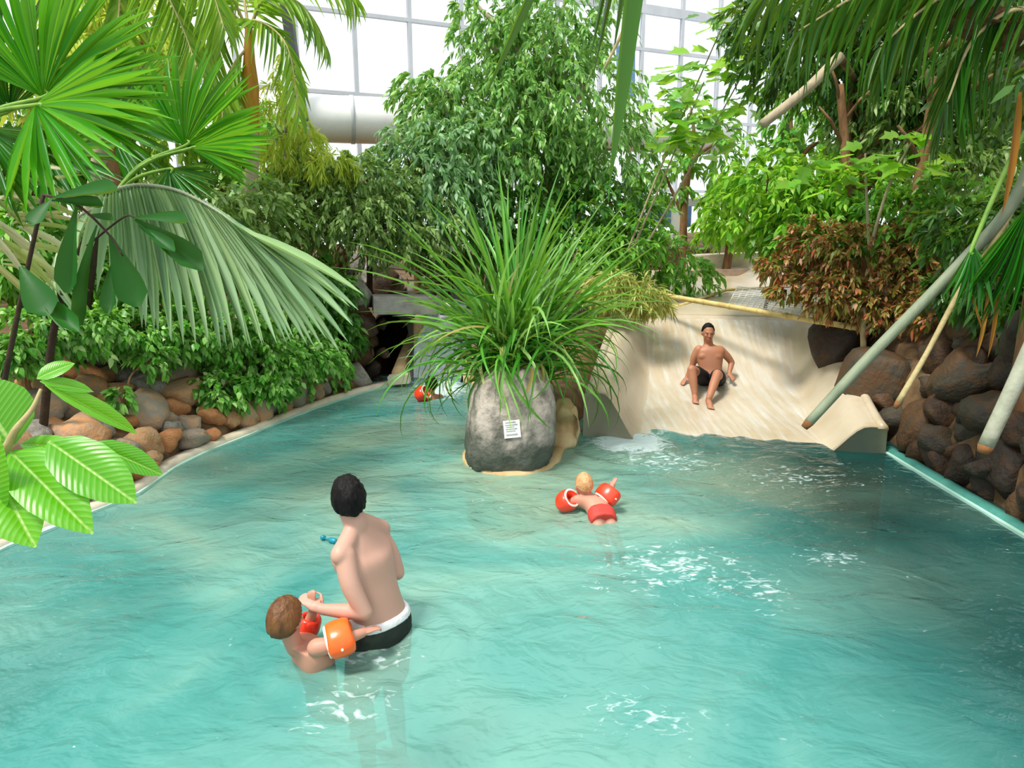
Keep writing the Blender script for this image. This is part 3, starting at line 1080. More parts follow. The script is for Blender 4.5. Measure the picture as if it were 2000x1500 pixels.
# culvert of dark rock left of the rapids
cv = thing('rock_culvert', (-1.75, 10.3, 0), 'dark rocky tunnel mouth under a grey lintel at the channel end', 'tunnel')
V, Fc = [], []
prof = [(-0.34, -0.1), (-0.36, 0.5), (-0.30, 0.78), (-0.15, 0.93), (0.08, 0.95), (0.24, 0.80), (0.30, 0.5), (0.30, -0.1)]
kk = len(prof)
for y in np.linspace(0, 2.6, 7):
    for a, b in prof: V.append((-1.72 + a - 0.10 * y, 10.05 + y, b))
for i in range(6):
    for j in range(kk - 1): Fc.append((i * kk + j, (i + 1) * kk + j, (i + 1) * kk + j + 1, i * kk + j + 1))
Fc.append(tuple(6 * kk + j for j in range(kk)))
mk('vault', V, Fc, MATS['stone_dark'], cv)
v, f = beam(at(728, 594, 10.1), at(850, 594, 10.3), 0.5, 0.24); mk('lintel', v, f, MATS['concrete_grey'], cv, smooth=False)
r = np.random.default_rng(31)
for (u, vv, s) in ((700, 690, .22), (715, 640, .2), (690, 740, .2), (730, 720, .13), (720, 665, .16), (700, 615, .2), (738, 745, .1), (748, 690, .1), (668, 700, .2), (675, 650, .2), (745, 632, .1)):
    put('stone', ROCKS['stone_dark'][r.integers(7)], at(u, vv, 10.05 + r.uniform(-.1, .15)), (s, s, s), tuple(r.uniform(0, 6.28, 3)), cv)
bo = thing('boulder', at(680, 575, 10.2), 'rounded grey boulder on top of the dark tunnel mouth', 'boulder')
put('rock', rock_mesh(83, 3, MATS['stone_grey'], 0.9, 0.2), at(682, 580, 10.2), (0.30, 0.32, 0.30), (0.2, 0.1, 0.4), bo)
v, f = beam(at(760, 742, 9.75), at(800, 738, 9.75), 0.2, 0.12); mk('sill', v, f, MATS['coping_pale'], cv, smooth=False)
# back fill behind the culvert and the rapids so that the ground closes
bf = bpy.data.objects.new('wall_back_bank', None); bf.location = tuple(at(780, 560, 12.5)); tag(link(bf), 'rough grey brown stones behind the rapids', kind='structure')
for i in range(46):
    u = r.uniform(640, 1010); vv = r.uniform(505, 640); s = r.uniform(.16, .34)
    p = at(u, vv, r.uniform(12.4, 13.4))
    put('stone', ROCKS['stone_grey' if r.random() < .6 else 'stone_dark'][r.integers(7)], p, (s * 1.3, s, s), tuple(r.uniform(0, 6.28, 3)), bf)

# rope fence above the culvert
fe = thing('rope_fence', at(722, 590, 10.9), 'dark post fence strung with pale ropes above the tunnel mouth', 'fence')
for u, v0, v1, Y in ((722, 478, 600, 10.9), (880, 498, 575, 11.6)):
    v, f = tube([at(u, v1, Y), at(u, v0, Y)], 0.045, 10); mk('post', v, f, MATS['bark_dark'], fe)
for (a, b) in (((722, 486, 10.9), (880, 500, 11.6)), ((722, 520, 10.9), (880, 528, 11.6)), ((722, 540, 10.9), (880, 548, 11.6)), ((722, 565, 10.9), (880, 568, 11.6)), ((722, 484, 10.9), (640, 540, 10.4)),
               ((722, 545, 10.9), (790, 490, 11.2)), ((640, 560, 10.4), (722, 560, 10.9))):
    p, q_ = at(*a), at(*b)
    mid = (p + q_) / 2 - [0, 0, 0.03]
    v, f = tube(catmull([p, mid, q_], 5), 0.013, 6); mk('rope', v, f, MATS['rope'], fe)

# bamboo rail with netting across the top of the slide
br = thing('bamboo_rail', at(1685, 700, 8.0), 'long yellow bamboo rail with white netting spanning above the slide', 'rail')
a, b = at(1255, 570, 10.3), at(1690, 643, 7.95)
v, f = tube(np.linspace(a, b, 10), 0.035, 10); mk('pole', v, f, MATS['bamboo'], br)
for t in np.linspace(0.08, 0.95, 8):
    c = a + (b - a) * t; d = nrm(b - a)
    v, f = tube([c - d * .012, c + d * .012], 0.04, 10); mk('knot', v, f, MATS['bamboo'], br)
v, f = tube([at(1688, 765, 7.95), at(1685, 600, 7.95)], 0.032, 10); mk('post', v, f, MATS['petiole_tan'], br)
v, f = tube([at(1290, 610, 10.3), at(1420, 566, 11.8), at(1560, 560, 11.6)], 0.025, 8); mk('pole', v, f, MATS['bamboo'], br)
parts = []
P00, P10, P01, P11 = at(1420, 600, 9.6), at(1565, 622, 8.85), at(1440, 560, 11.2), at(1600, 575, 10.6)
for i in range(13):
    t = i / 12
    parts.append(tube([P00 * (1 - t) + P10 * t, P01 * (1 - t) + P11 * t], 0.006, 4))
    parts.append(tube([P00 * (1 - t) + P01 * t, P10 * (1 - t) + P11 * t], 0.006, 4))
v, f = merge(parts); o = mk('netting', v, f, MATS['paint_white'], br); o['kind'] = 'stuff'
# ------------------------------------------------------------------ foliage
def leaf_cloud(name, Pn, D, Nn, Ln, Wd, mat, parent, droop=0.25, fold=0.12):
    """one mesh of many separate curved leaves (world-space arrays)"""
    n = len(Pn)
    D = D / np.maximum(np.linalg.norm(D, axis=1, keepdims=True), 1e-9)
    S = np.cross(Nn, D); S /= np.maximum(np.linalg.norm(S, axis=1, keepdims=True), 1e-9)
    Z = np.cross(D, S)
    base = wloc(parent)
    V = np.empty((n, 6, 3))
    L_ = Ln[:, None]; W_ = Wd[:, None]
    V[:, 0] = Pn
    for i, (t, wv) in enumerate(((0.35, 0.5), (0.72, 0.36))):
        c = Pn + D * L_ * t - np.array([0, 0, 1.0]) * (droop * t * t) * L_
        V[:, 1 + 2 * i] = c + S * W_ * wv + Z * W_ * fold
        V[:, 2 + 2 * i] = c - S * W_ * wv + Z * W_ * fold
    V[:, 5] = Pn + D * L_ - np.array([0, 0, 1.0]) * droop * L_
    V -= base
    b = (np.arange(n) * 6)[:, None]
    loops = (b + np.array([0, 2, 1, 1, 2, 4, 3, 3, 4, 5])[None, :]).ravel()
    starts = ((np.arange(n) * 10)[:, None] + np.array([0, 3, 7])[None, :]).ravel()
    o = bpy.data.objects.new(name, fast_mesh(name, V.reshape(-1, 3), loops, starts, mat))
    o['kind'] = 'stuff'
    return link(o, parent)


def twig_leaves(r, blobs, per_twig, Lr, asp, droop_tw=0.5, spread=0.9, hollow=0.35):
    """leaf arrays along drooping twigs filling ellipsoid blobs; blobs: (centre, radii, n_twigs)"""
    Ps, Ds, Ns, Ls = [], [], [], []
    for c, rad, nt in blobs:
        nt = int(nt)
        d = r.normal(size=(nt, 3)); d /= np.linalg.norm(d, axis=1, keepdims=True)
        rr = (hollow + (1 - hollow) * r.random(nt) ** 0.6)[:, None]
        st = np.asarray(c) + d * rr * np.asarray(rad)
        tl = np.mean(rad) * r.uniform(0.25, 0.55, nt)
        dirv = d + r.normal(size=(nt, 3)) * 0.45
        dirv /= np.linalg.norm(dirv, axis=1, keepdims=True)
        for k in range(per_twig):
            t = (k + 0.5) / per_twig
            p = st + dirv * (tl * t)[:, None] - np.array([0, 0, 1.0]) * (droop_tw * tl * t * t)[:, None]
            tang = dirv - np.array([0, 0, 1.0]) * 2 * droop_tw * t
            side = np.cross(tang, r.normal(size=(nt, 3))); side /= np.maximum(np.linalg.norm(side, axis=1, keepdims=True), 1e-9)
            D = tang / np.linalg.norm(tang, axis=1, keepdims=True) + side * spread * r.uniform(.5, 1.2, (nt, 1)) - np.array([0, 0, .25])
            nn_ = np.array([0, 0, 1.0]) + r.normal(size=(nt, 3)) * 0.55
            Ps.append(p); Ds.append(D); Ns.append(nn_); Ls.append(r.uniform(Lr[0], Lr[1], nt))
    Ps, Ds, Ns, Ls = map(np.concatenate, (Ps, Ds, Ns, Ls))
    return Ps, Ds, Ns, Ls, Ls * asp * r.uniform(.8, 1.2, len(Ls))


def B(u, v, Y, rx, ry, n, depth=None):
    c = at(u, v, Y)
    m_ = Y / F * 1.03
    return (c, np.array([rx * m_, depth if depth else (rx + ry) * 0.5 * m_, ry * m_]), n)


def tree(name, label, cat, base, blobs, mat, Lr, asp, per=9, trunk_r=0.09, bark='bark_brown', seed=1, droop=0.5, group=None, leaf_droop=0.25, branches=True, top=None, spread=0.9, part='foliage'):
    r = np.random.default_rng(seed)
    base = np.asarray(base, float)
    t = thing(name, base, label, cat, group)
    if branches:
        cen = np.mean([b[0] for b in blobs], axis=0)
        tp = np.asarray(top, float) if top is not None else np.array([0.6 * base[0] + 0.4 * cen[0], 0.6 * base[1] + 0.4 * cen[1], max(base[2] + 0.3, cen[2] - 0.1)])
        mid = (base + tp) / 2 + r.normal(size=3) * 0.06 * np.array([1, 1, 0])
        pth = catmull([base - [0, 0, 0.15], mid, tp], 6)
        v, f = tube(pth, np.linspace(trunk_r, trunk_r * 0.55, len(pth)), 9)
        mk('trunk', v, f, MATS[bark], t)
        for c, rad, n in blobs:
            k = pth[int(len(pth) * r.uniform(.35, .95))] if c[2] < tp[2] else pth[-2]
            m2 = (k + c) / 2 + np.array([0, 0, 0.12 * np.linalg.norm(c - k)]) + r.normal(size=3) * 0.05
            e = c + (c - k) * 0.15
            p2 = catmull([k, m2, c, e], 5)
            v, f = tube(p2, np.linspace(trunk_r * 0.5, trunk_r * 0.12, len(p2)), 6)
            mk('branch', v, f, MATS[bark], t)
    arr = twig_leaves(r, blobs, per, Lr, asp, droop, spread)
    leaf_cloud(part, *arr, MATS[mat] if isinstance(mat, str) else mat, t, leaf_droop)
    return t


# strap / leaflet prototypes: X along the leaf 0..1, Y across (width 1), Z up
def strap(name, prof, seg=7, droop=0.2, fold=0.12, power=2.0, mat=None, twist=0.0):
    V, Fc = [], []
    for i in range(seg + 1):
        t = i / seg
        w = np.interp(t, [p[0] for p in prof], [p[1] for p in prof]) * 0.5
        th = droop * t ** (power - 1) * power * 0.5
        V.append((t, w, -droop * t ** power + fold * w * 0.5))
        V.append((t, 0, -droop * t ** power - fold * w * 0.5))
        V.append((t, -w, -droop * t ** power + fold * w * 0.5))
    for i in range(seg):
        a = i * 3
        Fc += [(a, a + 1, a + 4, a + 3), (a + 1, a + 2, a + 5, a + 4)]
    return mesh_data(name, V, Fc, mat, smooth=True)


def put_leaf(name, me, p, d, up, L_, W_, parent, base=None, roll=0.0, zscale=None):
    d = nrm(d)
    y = np.cross(up, d)
    if np.linalg.norm(y) < 1e-6: y = np.array([1.0, 0, 0])
    y = nrm(y); z = np.cross(d, y)
    if roll:
        y, z = y * math.cos(roll) + z * math.sin(roll), z * math.cos(roll) - y * math.sin(roll)
    b = base if base is not None else wloc(parent)
    q_ = np.asarray(p) - b
    zs = L_ if zscale is None else zscale
    M = Matrix(((d[0] * L_, y[0] * W_, z[0] * zs, q_[0]), (d[1] * L_, y[1] * W_, z[1] * zs, q_[1]), (d[2] * L_, y[2] * W_, z[2] * zs, q_[2]), (0, 0, 0, 1)))
    o = bpy.data.objects.new(name, me)
    link(o, parent)
    o.matrix_basis = M
    return o


def arc_strap(name, prof, bend, seg=10, fold=0.25, mat=None, power=1.3):
    V, Fc = [], []
    x = z = 0.0
    for i in range(seg + 1):
        t = i / seg
        th = bend * t ** power
        if i:
            x += math.cos(th) / seg; z -= math.sin(th) / seg
        w = np.interp(t, [p[0] for p in prof], [p[1] for p in prof]) * 0.5
        nx_, nz_ = math.sin(th), math.cos(th)
        f_ = fold * w * 0.04
        V += [(x + nx_ * f_, w, z + nz_ * f_), (x - nx_ * f_, 0, z - nz_ * f_), (x + nx_ * f_, -w, z + nz_ * f_)]
    for i in range(seg):
        a = i * 3
        Fc += [(a, a + 1, a + 4, a + 3), (a + 1, a + 2, a + 5, a + 4)]
    return mesh_data(name, V, Fc, mat, smooth=True)


FANP = [(0, 0.12), (0.25, 0.45), (0.5, 0.9), (0.6, 1.0), (0.75, 0.72), (1, 0.02)]
BLADE = [(0, 0.5), (0.2, 0.85), (0.5, 1.0), (0.8, 0.65), (1, 0.03)]
PINN = [(0, 0.3), (0.15, 0.85), (0.45, 1.0), (0.75, 0.7), (1, 0.03)]
FISH = [(0, 0.1), (0.3, 0.45), (0.65, 0.9), (0.85, 1.0), (0.93, 0.8), (1, 0.25)]
PROTO = {}


def proto(key, prof, mat, droops, **kw):
    PROTO[key] = [strap(key, prof, droop=d, mat=MATS[mat], **kw) for d in droops]


proto('fan', FANP, 'leaf_fan', (0.05, 0.12, 0.22, 0.34))
proto('fan_dark', FANP, 'leaf_fan_dark', (0.05, 0.12, 0.22, 0.34))
proto('pale', BLADE, 'leaf_pale_frond', (0.15, 0.3, 0.45, 0.6), seg=8)
proto('areca', PINN, 'leaf_areca', (0.2, 0.35, 0.5), seg=6)
proto('drape', PINN, 'leaf_drape', (0.25, 0.4, 0.6), seg=6)
proto('fish', FISH, 'leaf_fishtail', (0.06, 0.14, 0.22), seg=8, fold=0.25)
PROTO['clump'] = [arc_strap('blade', BLADE, b_, mat=MATS['leaf_clump']) for b_ in (0.35, 0.9, 1.5, 2.1, 2.6)]
PROTO['clump_dry'] = [arc_strap('blade', BLADE, b_, mat=MATS['leaf_clump_dry']) for b_ in (1.4, 2.0, 2.6)]
proto('dead', BLADE, 'leaf_dead', (0.1, 0.3), seg=7)
proto('sheath', BLADE, 'bark_brown', (0.12,), seg=8, fold=0.5)
proto('hang', BLADE, 'leaf_drape', (0.05, 0.15), seg=9, fold=0.3)
proto('yellow_strap', PINN, 'leaf_yellow', (0.3, 0.5, 0.7), seg=6)
proto('cane', PINN, 'leaf_variegated', (0.2, 0.35), seg=6)

RIGHTV = np.array([1.0, 0, 0]); UPV = np.array([0, SS, CC]); FWD = np.array([0, CC, -SS])


def fan(palm, hub, ang, spread, n, R_, key='fan', tilt=0.25, yaw=0.0, crown=None, petiole='petiole_green', seed=0, wid=None, droopw=(0.3, 0.3, 0.25, 0.15), pr=0.016):
    """one fan frond: hub position, main direction ang (deg, in the picture plane, 0 = right, 90 = up)"""
    r = np.random.default_rng(seed)
    a = math.radians(ang)
    e1 = math.cos(a) * RIGHTV + math.sin(a) * UPV - FWD * tilt
    e1 = nrm(e1)
    nn_ = nrm(-FWD + 0.5 * UPV * 0.6 + RIGHTV * yaw)
    nn_ = nrm(nn_ - e1 * (nn_ @ e1))
    e2 = np.cross(nn_, e1)
    hub = np.asarray(hub, float)
    base = wloc(palm)
    cr = np.asarray(crown if crown is not None else base + [0, 0, 0.5], float)
    mid = (hub + cr) / 2 + np.array([0, 0, 0.12 * np.linalg.norm(hub - cr)])
    pth = catmull([cr, mid, hub, hub + e1 * 0.06], 6)
    v, f = tube(pth, np.linspace(pr * 1.4, pr * 0.7, len(pth)), 7)
    fr_o = mk('frond', v, f, MATS[petiole], palm)
    for i in range(n):
        t = (i + 0.5) / n - 0.5
        ph = math.radians(spread) * t + r.normal() * 0.012
        d = math.cos(ph) * e1 + math.sin(ph) * e2 + nn_ * (0.10 * math.cos(ph * 1.2)) + nn_ * (0.05 if i % 2 else -0.02)
        L_ = R_ * (1.0 - 0.22 * abs(2 * t) ** 2) * r.uniform(.92, 1.05)
        W_ = (wid if wid else math.radians(spread) / n * L_ * 0.60 * 1.25)
        pr_ = PROTO[key][r.choice(4, p=droopw)]
        put_leaf('leaflet', pr_, hub, d, nn_ + np.array([0, 0, 0.6]), L_, W_, fr_o, base=base)
    return fr_o


def pinnate(palm, pts, n, Lf, W_, key, mat_r, t0=0.12, ang=55, seed=0, hang=0.3, rr=0.014, sides=(-1, 1), upv=None, lenprof=None, name='frond'):
    """one feather frond: arching rachis through pts, leaflets on both sides"""
    r = np.random.default_rng(seed)
    base = wloc(palm)
    pth = catmull(pts, 8)
    v, f = tube(pth, np.linspace(rr * 1.5, rr * 0.35, len(pth)), 6)
    fr_o = mk(name, v, f, MATS[mat_r], palm)
    T = np.gradient(pth, axis=0); T /= np.linalg.norm(T, axis=1, keepdims=True)
    ca, sa = math.cos(math.radians(ang)), math.sin(math.radians(ang))
    for i in range(n):
        t = t0 + (1 - t0) * (i + 0.5) / n
        x = t * (len(pth) - 1); k = min(int(x), len(pth) - 2); fr_ = x - k
        p = pth[k] * (1 - fr_) + pth[k + 1] * fr_; tg = T[k]
        up = np.array([0, 0, 1.0]) if upv is None else np.asarray(upv, float)
        sd = nrm(np.cross(tg, up)); up2 = np.cross(sd, tg)
        for s in sides:
            d = tg * (ca + 0.35 * t ** 3) + sd * s * sa * (1 - 0.3 * t ** 3) + up2 * 0.12 - np.array([0, 0, hang]) + r.normal(size=3) * 0.05
            lp = (np.interp(t, [0, .2, .5, .8, 1], [.55, .9, 1, .8, .45]) if lenprof is None else np.interp(t, *lenprof))
            L_ = Lf * lp * r.uniform(.9, 1.08)
            put_leaf('leaflet', PROTO[key][r.integers(len(PROTO[key]))], p, d, up2 + np.array([0, 0, .3]), L_, W_ * r.uniform(.85, 1.15), fr_o, base=base)
    return fr_o


def gz(x, y):
    return float(height(x, y)[0])


def gpt(x, y, dz=0.0):
    return np.array([x, y, gz(x, y) + dz])

# ------------------------------------------------------------------ grass clump on the planter
cb = np.array([0.02, 6.80, 0.70])
cl = thing('spider_grass_clump', cb, 'huge clump of arching green strap grass growing on the planter boulder', 'plant')
r = np.random.default_rng(3)
V, Fc = ico(2)
mk('root_ball', V * np.array([0.30, 0.28, 0.26]) + cb, Fc, MATS['soil'], cl)
ROS = [cb + np.array(o) for o in ((0, 0, .24), (-.2, -.05, .12), (.2, -.05, .12), (0, -.18, .14), (-.12, .14, .2), (.14, .12, .2), (.30, .08, 0), (-.30, .05, 0.02), (-.08, -.05, .3))]
for i in range(295):
    k = r.integers(len(ROS)); c = ROS[k]
    out = (c - cb) * [1, 1, 0]
    az = r.uniform(0, 2 * math.pi)
    el = math.radians(r.choice([r.uniform(10, 35), r.uniform(30, 60), r.uniform(58, 86)], p=[0.24, 0.40, 0.36]))
    d = np.array([math.cos(az) * math.cos(el), math.sin(az) * math.cos(el), math.sin(el)]) + out * 1.0
    if d[1] > .2: d[1] *= .6
    dry = r.random() < (0.20 if el < 0.6 else 0.06)
    L_ = r.uniform(0.75, 1.5) * (0.85 if el < .6 else 1.0)
    if dry:
        me = PROTO['clump_dry'][r.integers(3)]; L_ *= 0.85
    else:
        me = PROTO['clump'][r.choice(5, p=[.05, .15, .25, .30, .25])] if el < 1.0 else PROTO['clump'][r.choice(5, p=[.22, .30, .25, .15, .08])]
    put_leaf('blade', me, c + r.normal(size=3) * .03, d, np.array([r.normal() * .25, r.normal() * .25, 1.0]), L_, r.uniform(0.024, 0.044), cl, roll=r.normal() * .35)
# taller straight blades behind, a second clump
c2 = np.array([0.03, 7.35, 0.6])
cl2 = thing('tall_grass_clump', c2, 'tall upright green blades rising behind the planter grass clump', 'plant')
V, Fc = ico(2)
mk('root_ball', V * np.array([0.2, 0.2, 0.2]) + c2, Fc, MATS['soil'], cl2)
for i in range(170):
    az = r.uniform(0, 2 * math.pi); el = math.radians(r.uniform(50, 88))
    d = np.array([math.cos(az) * math.cos(el), math.sin(az) * math.cos(el), math.sin(el)])
    put_leaf('blade', PROTO['clump'][r.choice(4, p=[.4, .3, .2, .1])], c2 + r.normal(size=3) * .06, d, np.array([0, 0, 1.0]), r.uniform(1.3, 2.35), r.uniform(0.03, 0.05), cl2)
# ------------------------------------------------------------------ palms on the left
fp = thing('fan_palm', gpt(-4.45, 5.6), 'bright green fan palm with big round fronds in the top left corner', 'palm')
tr0 = gpt(-4.45, 5.6)
crown = np.array([-4.35, 5.6, 2.55])
v, f = tube(catmull([tr0 - [0, 0, .1], (tr0 + crown) / 2 + [.04, 0, 0], crown], 5), [0.09, 0.08, 0.075], 10); mk('trunk', v, f, MATS['bark_dark'], fp)
fan(fp, at(85, 190, 5.5), 62, 190, 44, 1.02, seed=1, crown=crown, tilt=0.25, yaw=.25)
fan(fp, at(70, 205, 5.3), -25, 150, 34, 0.98, seed=2, crown=crown, tilt=0.3, droopw=(.4, .3, .2, .1))
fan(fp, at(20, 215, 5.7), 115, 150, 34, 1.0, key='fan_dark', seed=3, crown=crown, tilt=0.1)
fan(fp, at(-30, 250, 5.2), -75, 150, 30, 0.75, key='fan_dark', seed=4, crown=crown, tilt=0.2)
fp2 = thing('fan_palm', gpt(-4.3, 6.9), 'smaller bright fan palm right of the largest top left fronds', 'palm')
tr0 = gpt(-4.3, 6.9); crown = np.array([-3.9, 6.9, 2.2])
v, f = tube(catmull([tr0 - [0, 0, .1], (tr0 + crown) / 2, crown], 5), [0.07, 0.06, 0.055], 10); mk('trunk', v, f, MATS['bark_dark'], fp2)
fan(fp2, at(362, 285, 6.6), 62, 190, 42, 0.86, seed=5, crown=crown, tilt=0.2, yaw=.1)
fan(fp2, at(372, 290, 6.5), -5, 60, 16, 0.85, seed=6, crown=crown, tilt=0.35)
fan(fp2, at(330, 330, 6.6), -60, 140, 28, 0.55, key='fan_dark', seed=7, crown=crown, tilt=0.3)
fp3 = thing('fan_palm', gpt(-5.6, 7.6), 'fan palm with dark fronds half hidden at the far left', 'palm')
tr0 = gpt(-5.6, 7.6); crown = np.array([-5.4, 7.6, 2.3])
v, f = tube(catmull([tr0 - [0, 0, .1], (tr0 + crown) / 2, crown], 5), [0.07, 0.06, 0.055], 10); mk('trunk', v, f, MATS['bark_dark'], fp3)
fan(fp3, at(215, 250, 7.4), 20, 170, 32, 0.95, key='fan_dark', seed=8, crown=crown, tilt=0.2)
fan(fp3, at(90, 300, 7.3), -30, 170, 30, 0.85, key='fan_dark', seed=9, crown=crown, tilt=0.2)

# pale drooping frond
pf = thing('drooping_palm', gpt(-3.9, 5.7), 'palm with pale grey green fronds drooping over the left bank', 'palm')
tr0 = gpt(-3.9, 5.7)
cr = at(215, 372, 5.6)
v, f = tube(catmull([tr0 - [0, 0, .1], (tr0 + cr) / 2 + [-.1, 0, .1], cr], 6), [0.035, 0.028, 0.022], 8); mk('stem', v, f, MATS['bark_dark'], pf)
base = wloc(pf)
rach = catmull([at(205, 376, 5.6), at(270, 362, 5.55), at(345, 372, 5.45), at(420, 410, 5.35), at(480, 455, 5.3)], 10)
v, f = tube(rach, np.linspace(0.02, 0.006, len(rach)), 7); fr_o = mk('frond', v, f, MATS['petiole_pale'], pf)
r = np.random.default_rng(12)
tips = []
for i in range(44):
    t = i / 43
    p = rach[int(t * (len(rach) - 1))]
    # tips sweep from hanging straight down (left) to running out to the lower right
    uu = np.interp(t, [0, .12, .3, .5, .7, .85, 1], [150, 250, 345, 450, 570, 672, 705])
    vv = np.interp(t, [0, .12, .3, .5, .7, .85, 1], [540, 620, 672, 680, 668, 690, 590])
    if i % 2: uu += r.uniform(-14, 14); vv += r.uniform(-30, 10)
    tip = at(uu, vv, 5.25 - 0.15 * math.sin(t * 3) + r.uniform(-.06, .06))
    d = tip - p
    L_ = np.linalg.norm(d)
    # start direction chosen so that the drooping strap ends at the tip
    k = 1 if t < .55 else 0
    dr = 0.30 if k else 0.15
    upl = np.array([0.5, -0.5, .7]); d2 = d.copy()
    for _ in range(6):
        y_ = nrm(np.cross(upl, nrm(d2))); z_ = np.cross(nrm(d2), y_)
        d2 = d + dr * np.linalg.norm(d2) * z_
    put_leaf('leaflet', PROTO['pale'][1 if k else 0], p, d2, upl, np.linalg.norm(d2), r.uniform(0.06, 0.085), fr_o, base=base)
# second paler frond behind, lower
pinnate(pf, [at(200, 400, 5.9), at(150, 430, 5.8), at(110, 500, 5.7), at(90, 590, 5.6)], 16, 0.5, 0.05, 'pale', 'petiole_pale', seed=13, hang=.6)
pinnate(pf, [at(300, 470, 6.2), at(400, 440, 6.2), at(520, 480, 6.1), at(600, 570, 6.0)], 22, 0.55, 0.045, 'yellow_strap', 'petiole_pale', seed=14, hang=.7)
# fishtail palm, dark wedge leaves
ft = thing('fishtail_palm', gpt(-3.75, 4.75), 'dark green wedge leaved palm in front of the pale drooping frond', 'palm')
tr0 = gpt(-3.75, 4.75)
cr = at(85, 380, 4.7)
v, f = tube(catmull([tr0 - [0, 0, .1], (tr0 + cr) / 2, cr], 6), [0.022, 0.018, 0.012], 8); mk('stem', v, f, MATS['bark_dark'], ft)
v, f = tube(catmull([cr, at(150, 400, 4.6), at(210, 455, 4.55), at(240, 500, 4.5)], 6), [0.010, 0.005], 6); fr_o = mk('frond', v, f, MATS['bark_dark'], ft)
base = wloc(ft)
for (p0, p1, W_, k) in (((100, 388), (215, 362), .13, 0), ((100, 390), (60, 430), .12, 1), ((150, 405), (120, 560), .15, 1), ((190, 440), (135, 620), .11, 2), ((215, 460), (262, 585), .19, 1),
                        ((100, 392), (190, 395), .10, 0), ((170, 420), (215, 425), .07, 0)):
    a, b = at(*p0, 4.65), at(*p1, 4.5)
    put_leaf('leaflet', PROTO['fish'][k], a, b - a, np.array([0.1, -.7, .7]), np.linalg.norm(b - a) * 1.05, W_, fr_o, base=base)
v, f = tube(catmull([at(170, 480, 4.9), at(240, 425, 4.8), at(265, 425, 4.7)], 6), [0.008, 0.005], 6); fr_o = mk('frond', v, f, MATS['bark_dark'], ft)
for (p0, p1, W_, k) in (((262, 428), (382, 505), .17, 1), ((262, 426), (355, 425), .11, 0), ((270, 440), (330, 475), .09, 1), ((225, 500), (205, 600), .1, 1), ((40, 520), (85, 600), .2, 1), ((60, 560), (140, 630), .12, 1)):
    a, b = at(*p0, 4.65), at(*p1, 4.45)
    put_leaf('leaflet', PROTO['fish'][k], a, b - a, np.array([0.1, -.7, .7]), np.linalg.norm(b - a) * 1.05, W_, fr_o, base=base)

# cream variegated cane plant at the left edge
cp = thing('variegated_cane', gpt(-4.5, 5.1), 'cream and yellow striped leafy cane at the left edge', 'plant')
tr0 = gpt(-4.5, 5.1); cr = at(10, 330, 5.3)
v, f = tube([tr0 - [0, 0, .1], (tr0 + cr) / 2, cr], [0.02, 0.014], 7); mk('stem', v, f, MATS['bark_dark'], cp)
r = np.random.default_rng(15)
for i in range(26):
    a = at(r.uniform(-40, 60), r.uniform(330, 520), 5.3); b_ = a + np.array([r.uniform(.15, .45), r.uniform(-.1, .1), r.uniform(-.35, .12)])
    put_leaf('leaf', PROTO['cane'][r.integers(2)], a, b_ - a, np.array([0, -.5, .8]), r.uniform(.35, .55), r.uniform(.04, .07), cp)

# big bright leaves in the near left corner
def big_leaf_mesh(name, mat, droop=0.15, fold=0.22, seg=10):
    prof = [(0, 0.06), (0.06, 0.35), (0.2, 0.78), (0.42, 1.0), (0.62, 0.95), (0.8, 0.68), (0.92, 0.34), (1, 0.02)]
    V, Fc = [], []
    cols = [-1, -.66, -.33, -.05, 0, .05, .33, .66, 1]
    for i in range(seg + 1):
        t = i / seg
        w = np.interp(t, [p[0] for p in prof], [p[1] for p in prof]) * 0.5
        for c in cols:
            z = -droop * t * t + fold * (abs(c) * w) * (1 - 0.6 * abs(c)) * 2 - (0.012 if c == 0 else 0) + 0.012 * math.sin(t * 34) * abs(c) * (1 - abs(c)) * 4 * .5
            V.append((t, c * w, z))
    k = len(cols)
    for i in range(seg):
        for j in range(k - 1): Fc.append((i * k + j, i * k + j + 1, (i + 1) * k + j + 1, (i + 1) * k + j))
    return mesh_data(name, V, Fc, mat)


BIG = [big_leaf_mesh('leaf', MATS['leaf_big'], d) for d in (0.08, 0.18, 0.28)]
st0 = np.array([-1.35, 1.35, 0.6])
bl = thing('broadleaf_shrub', gpt(-4.25, 1.5), 'near bright lime broadleaf shrub in the lower left corner', 'plant')
twig = catmull([gpt(-4.25, 1.5, -.1), np.array([-3.9, 1.5, .9]), np.array([-2.9, 1.6, 1.35]), np.array([-1.9, 1.7, 1.15]), at(-160, 1010, 1.75), at(-60, 960, 1.75), at(5, 885, 1.7), at(30, 840, 1.7), at(62, 800, 1.72), at(80, 760, 1.75)], 6)
v, f = tube(twig, np.linspace(0.026, 0.004, len(twig)), 8); mk('stem', v, f, MATS['petiole_tan'], bl)
for (p0, p1, wpx, k, Y0, Y1) in (
        ((20, 882), (163, 1022), 82, 1, 1.70, 1.55), ((95, 862), (258, 974), 84, 0, 1.70, 1.62), ((178, 866), (315, 924), 44, 0, 1.72, 1.74), ((-18, 900), (55, 1052), 92, 1, 1.70, 1.55),
        ((25, 870), (-60, 745), 120, 0, 1.70, 1.72), ((-10, 1005), (-10, 860), 84, 0, 1.66, 1.6), ((88, 752), (268, 842), 34, 0, 1.74, 1.85), ((78, 745), (180, 762), 26, 0, 1.75, 1.8), ((72, 740), (140, 706), 34, 1, 1.76, 1.8), ((40, 868), (150, 872), 34, 0, 1.74, 1.70)):
    a, b = at(*p0, Y0), at(*p1, Y1)
    L_ = np.linalg.norm(b - a)
    put_leaf('leaf', BIG[k], a, b - a, np.array([0.1, -.65, .75]), L_ * 1.03, wpx * 1.7 / F * 1.3, bl, zscale=L_ * 0.7)

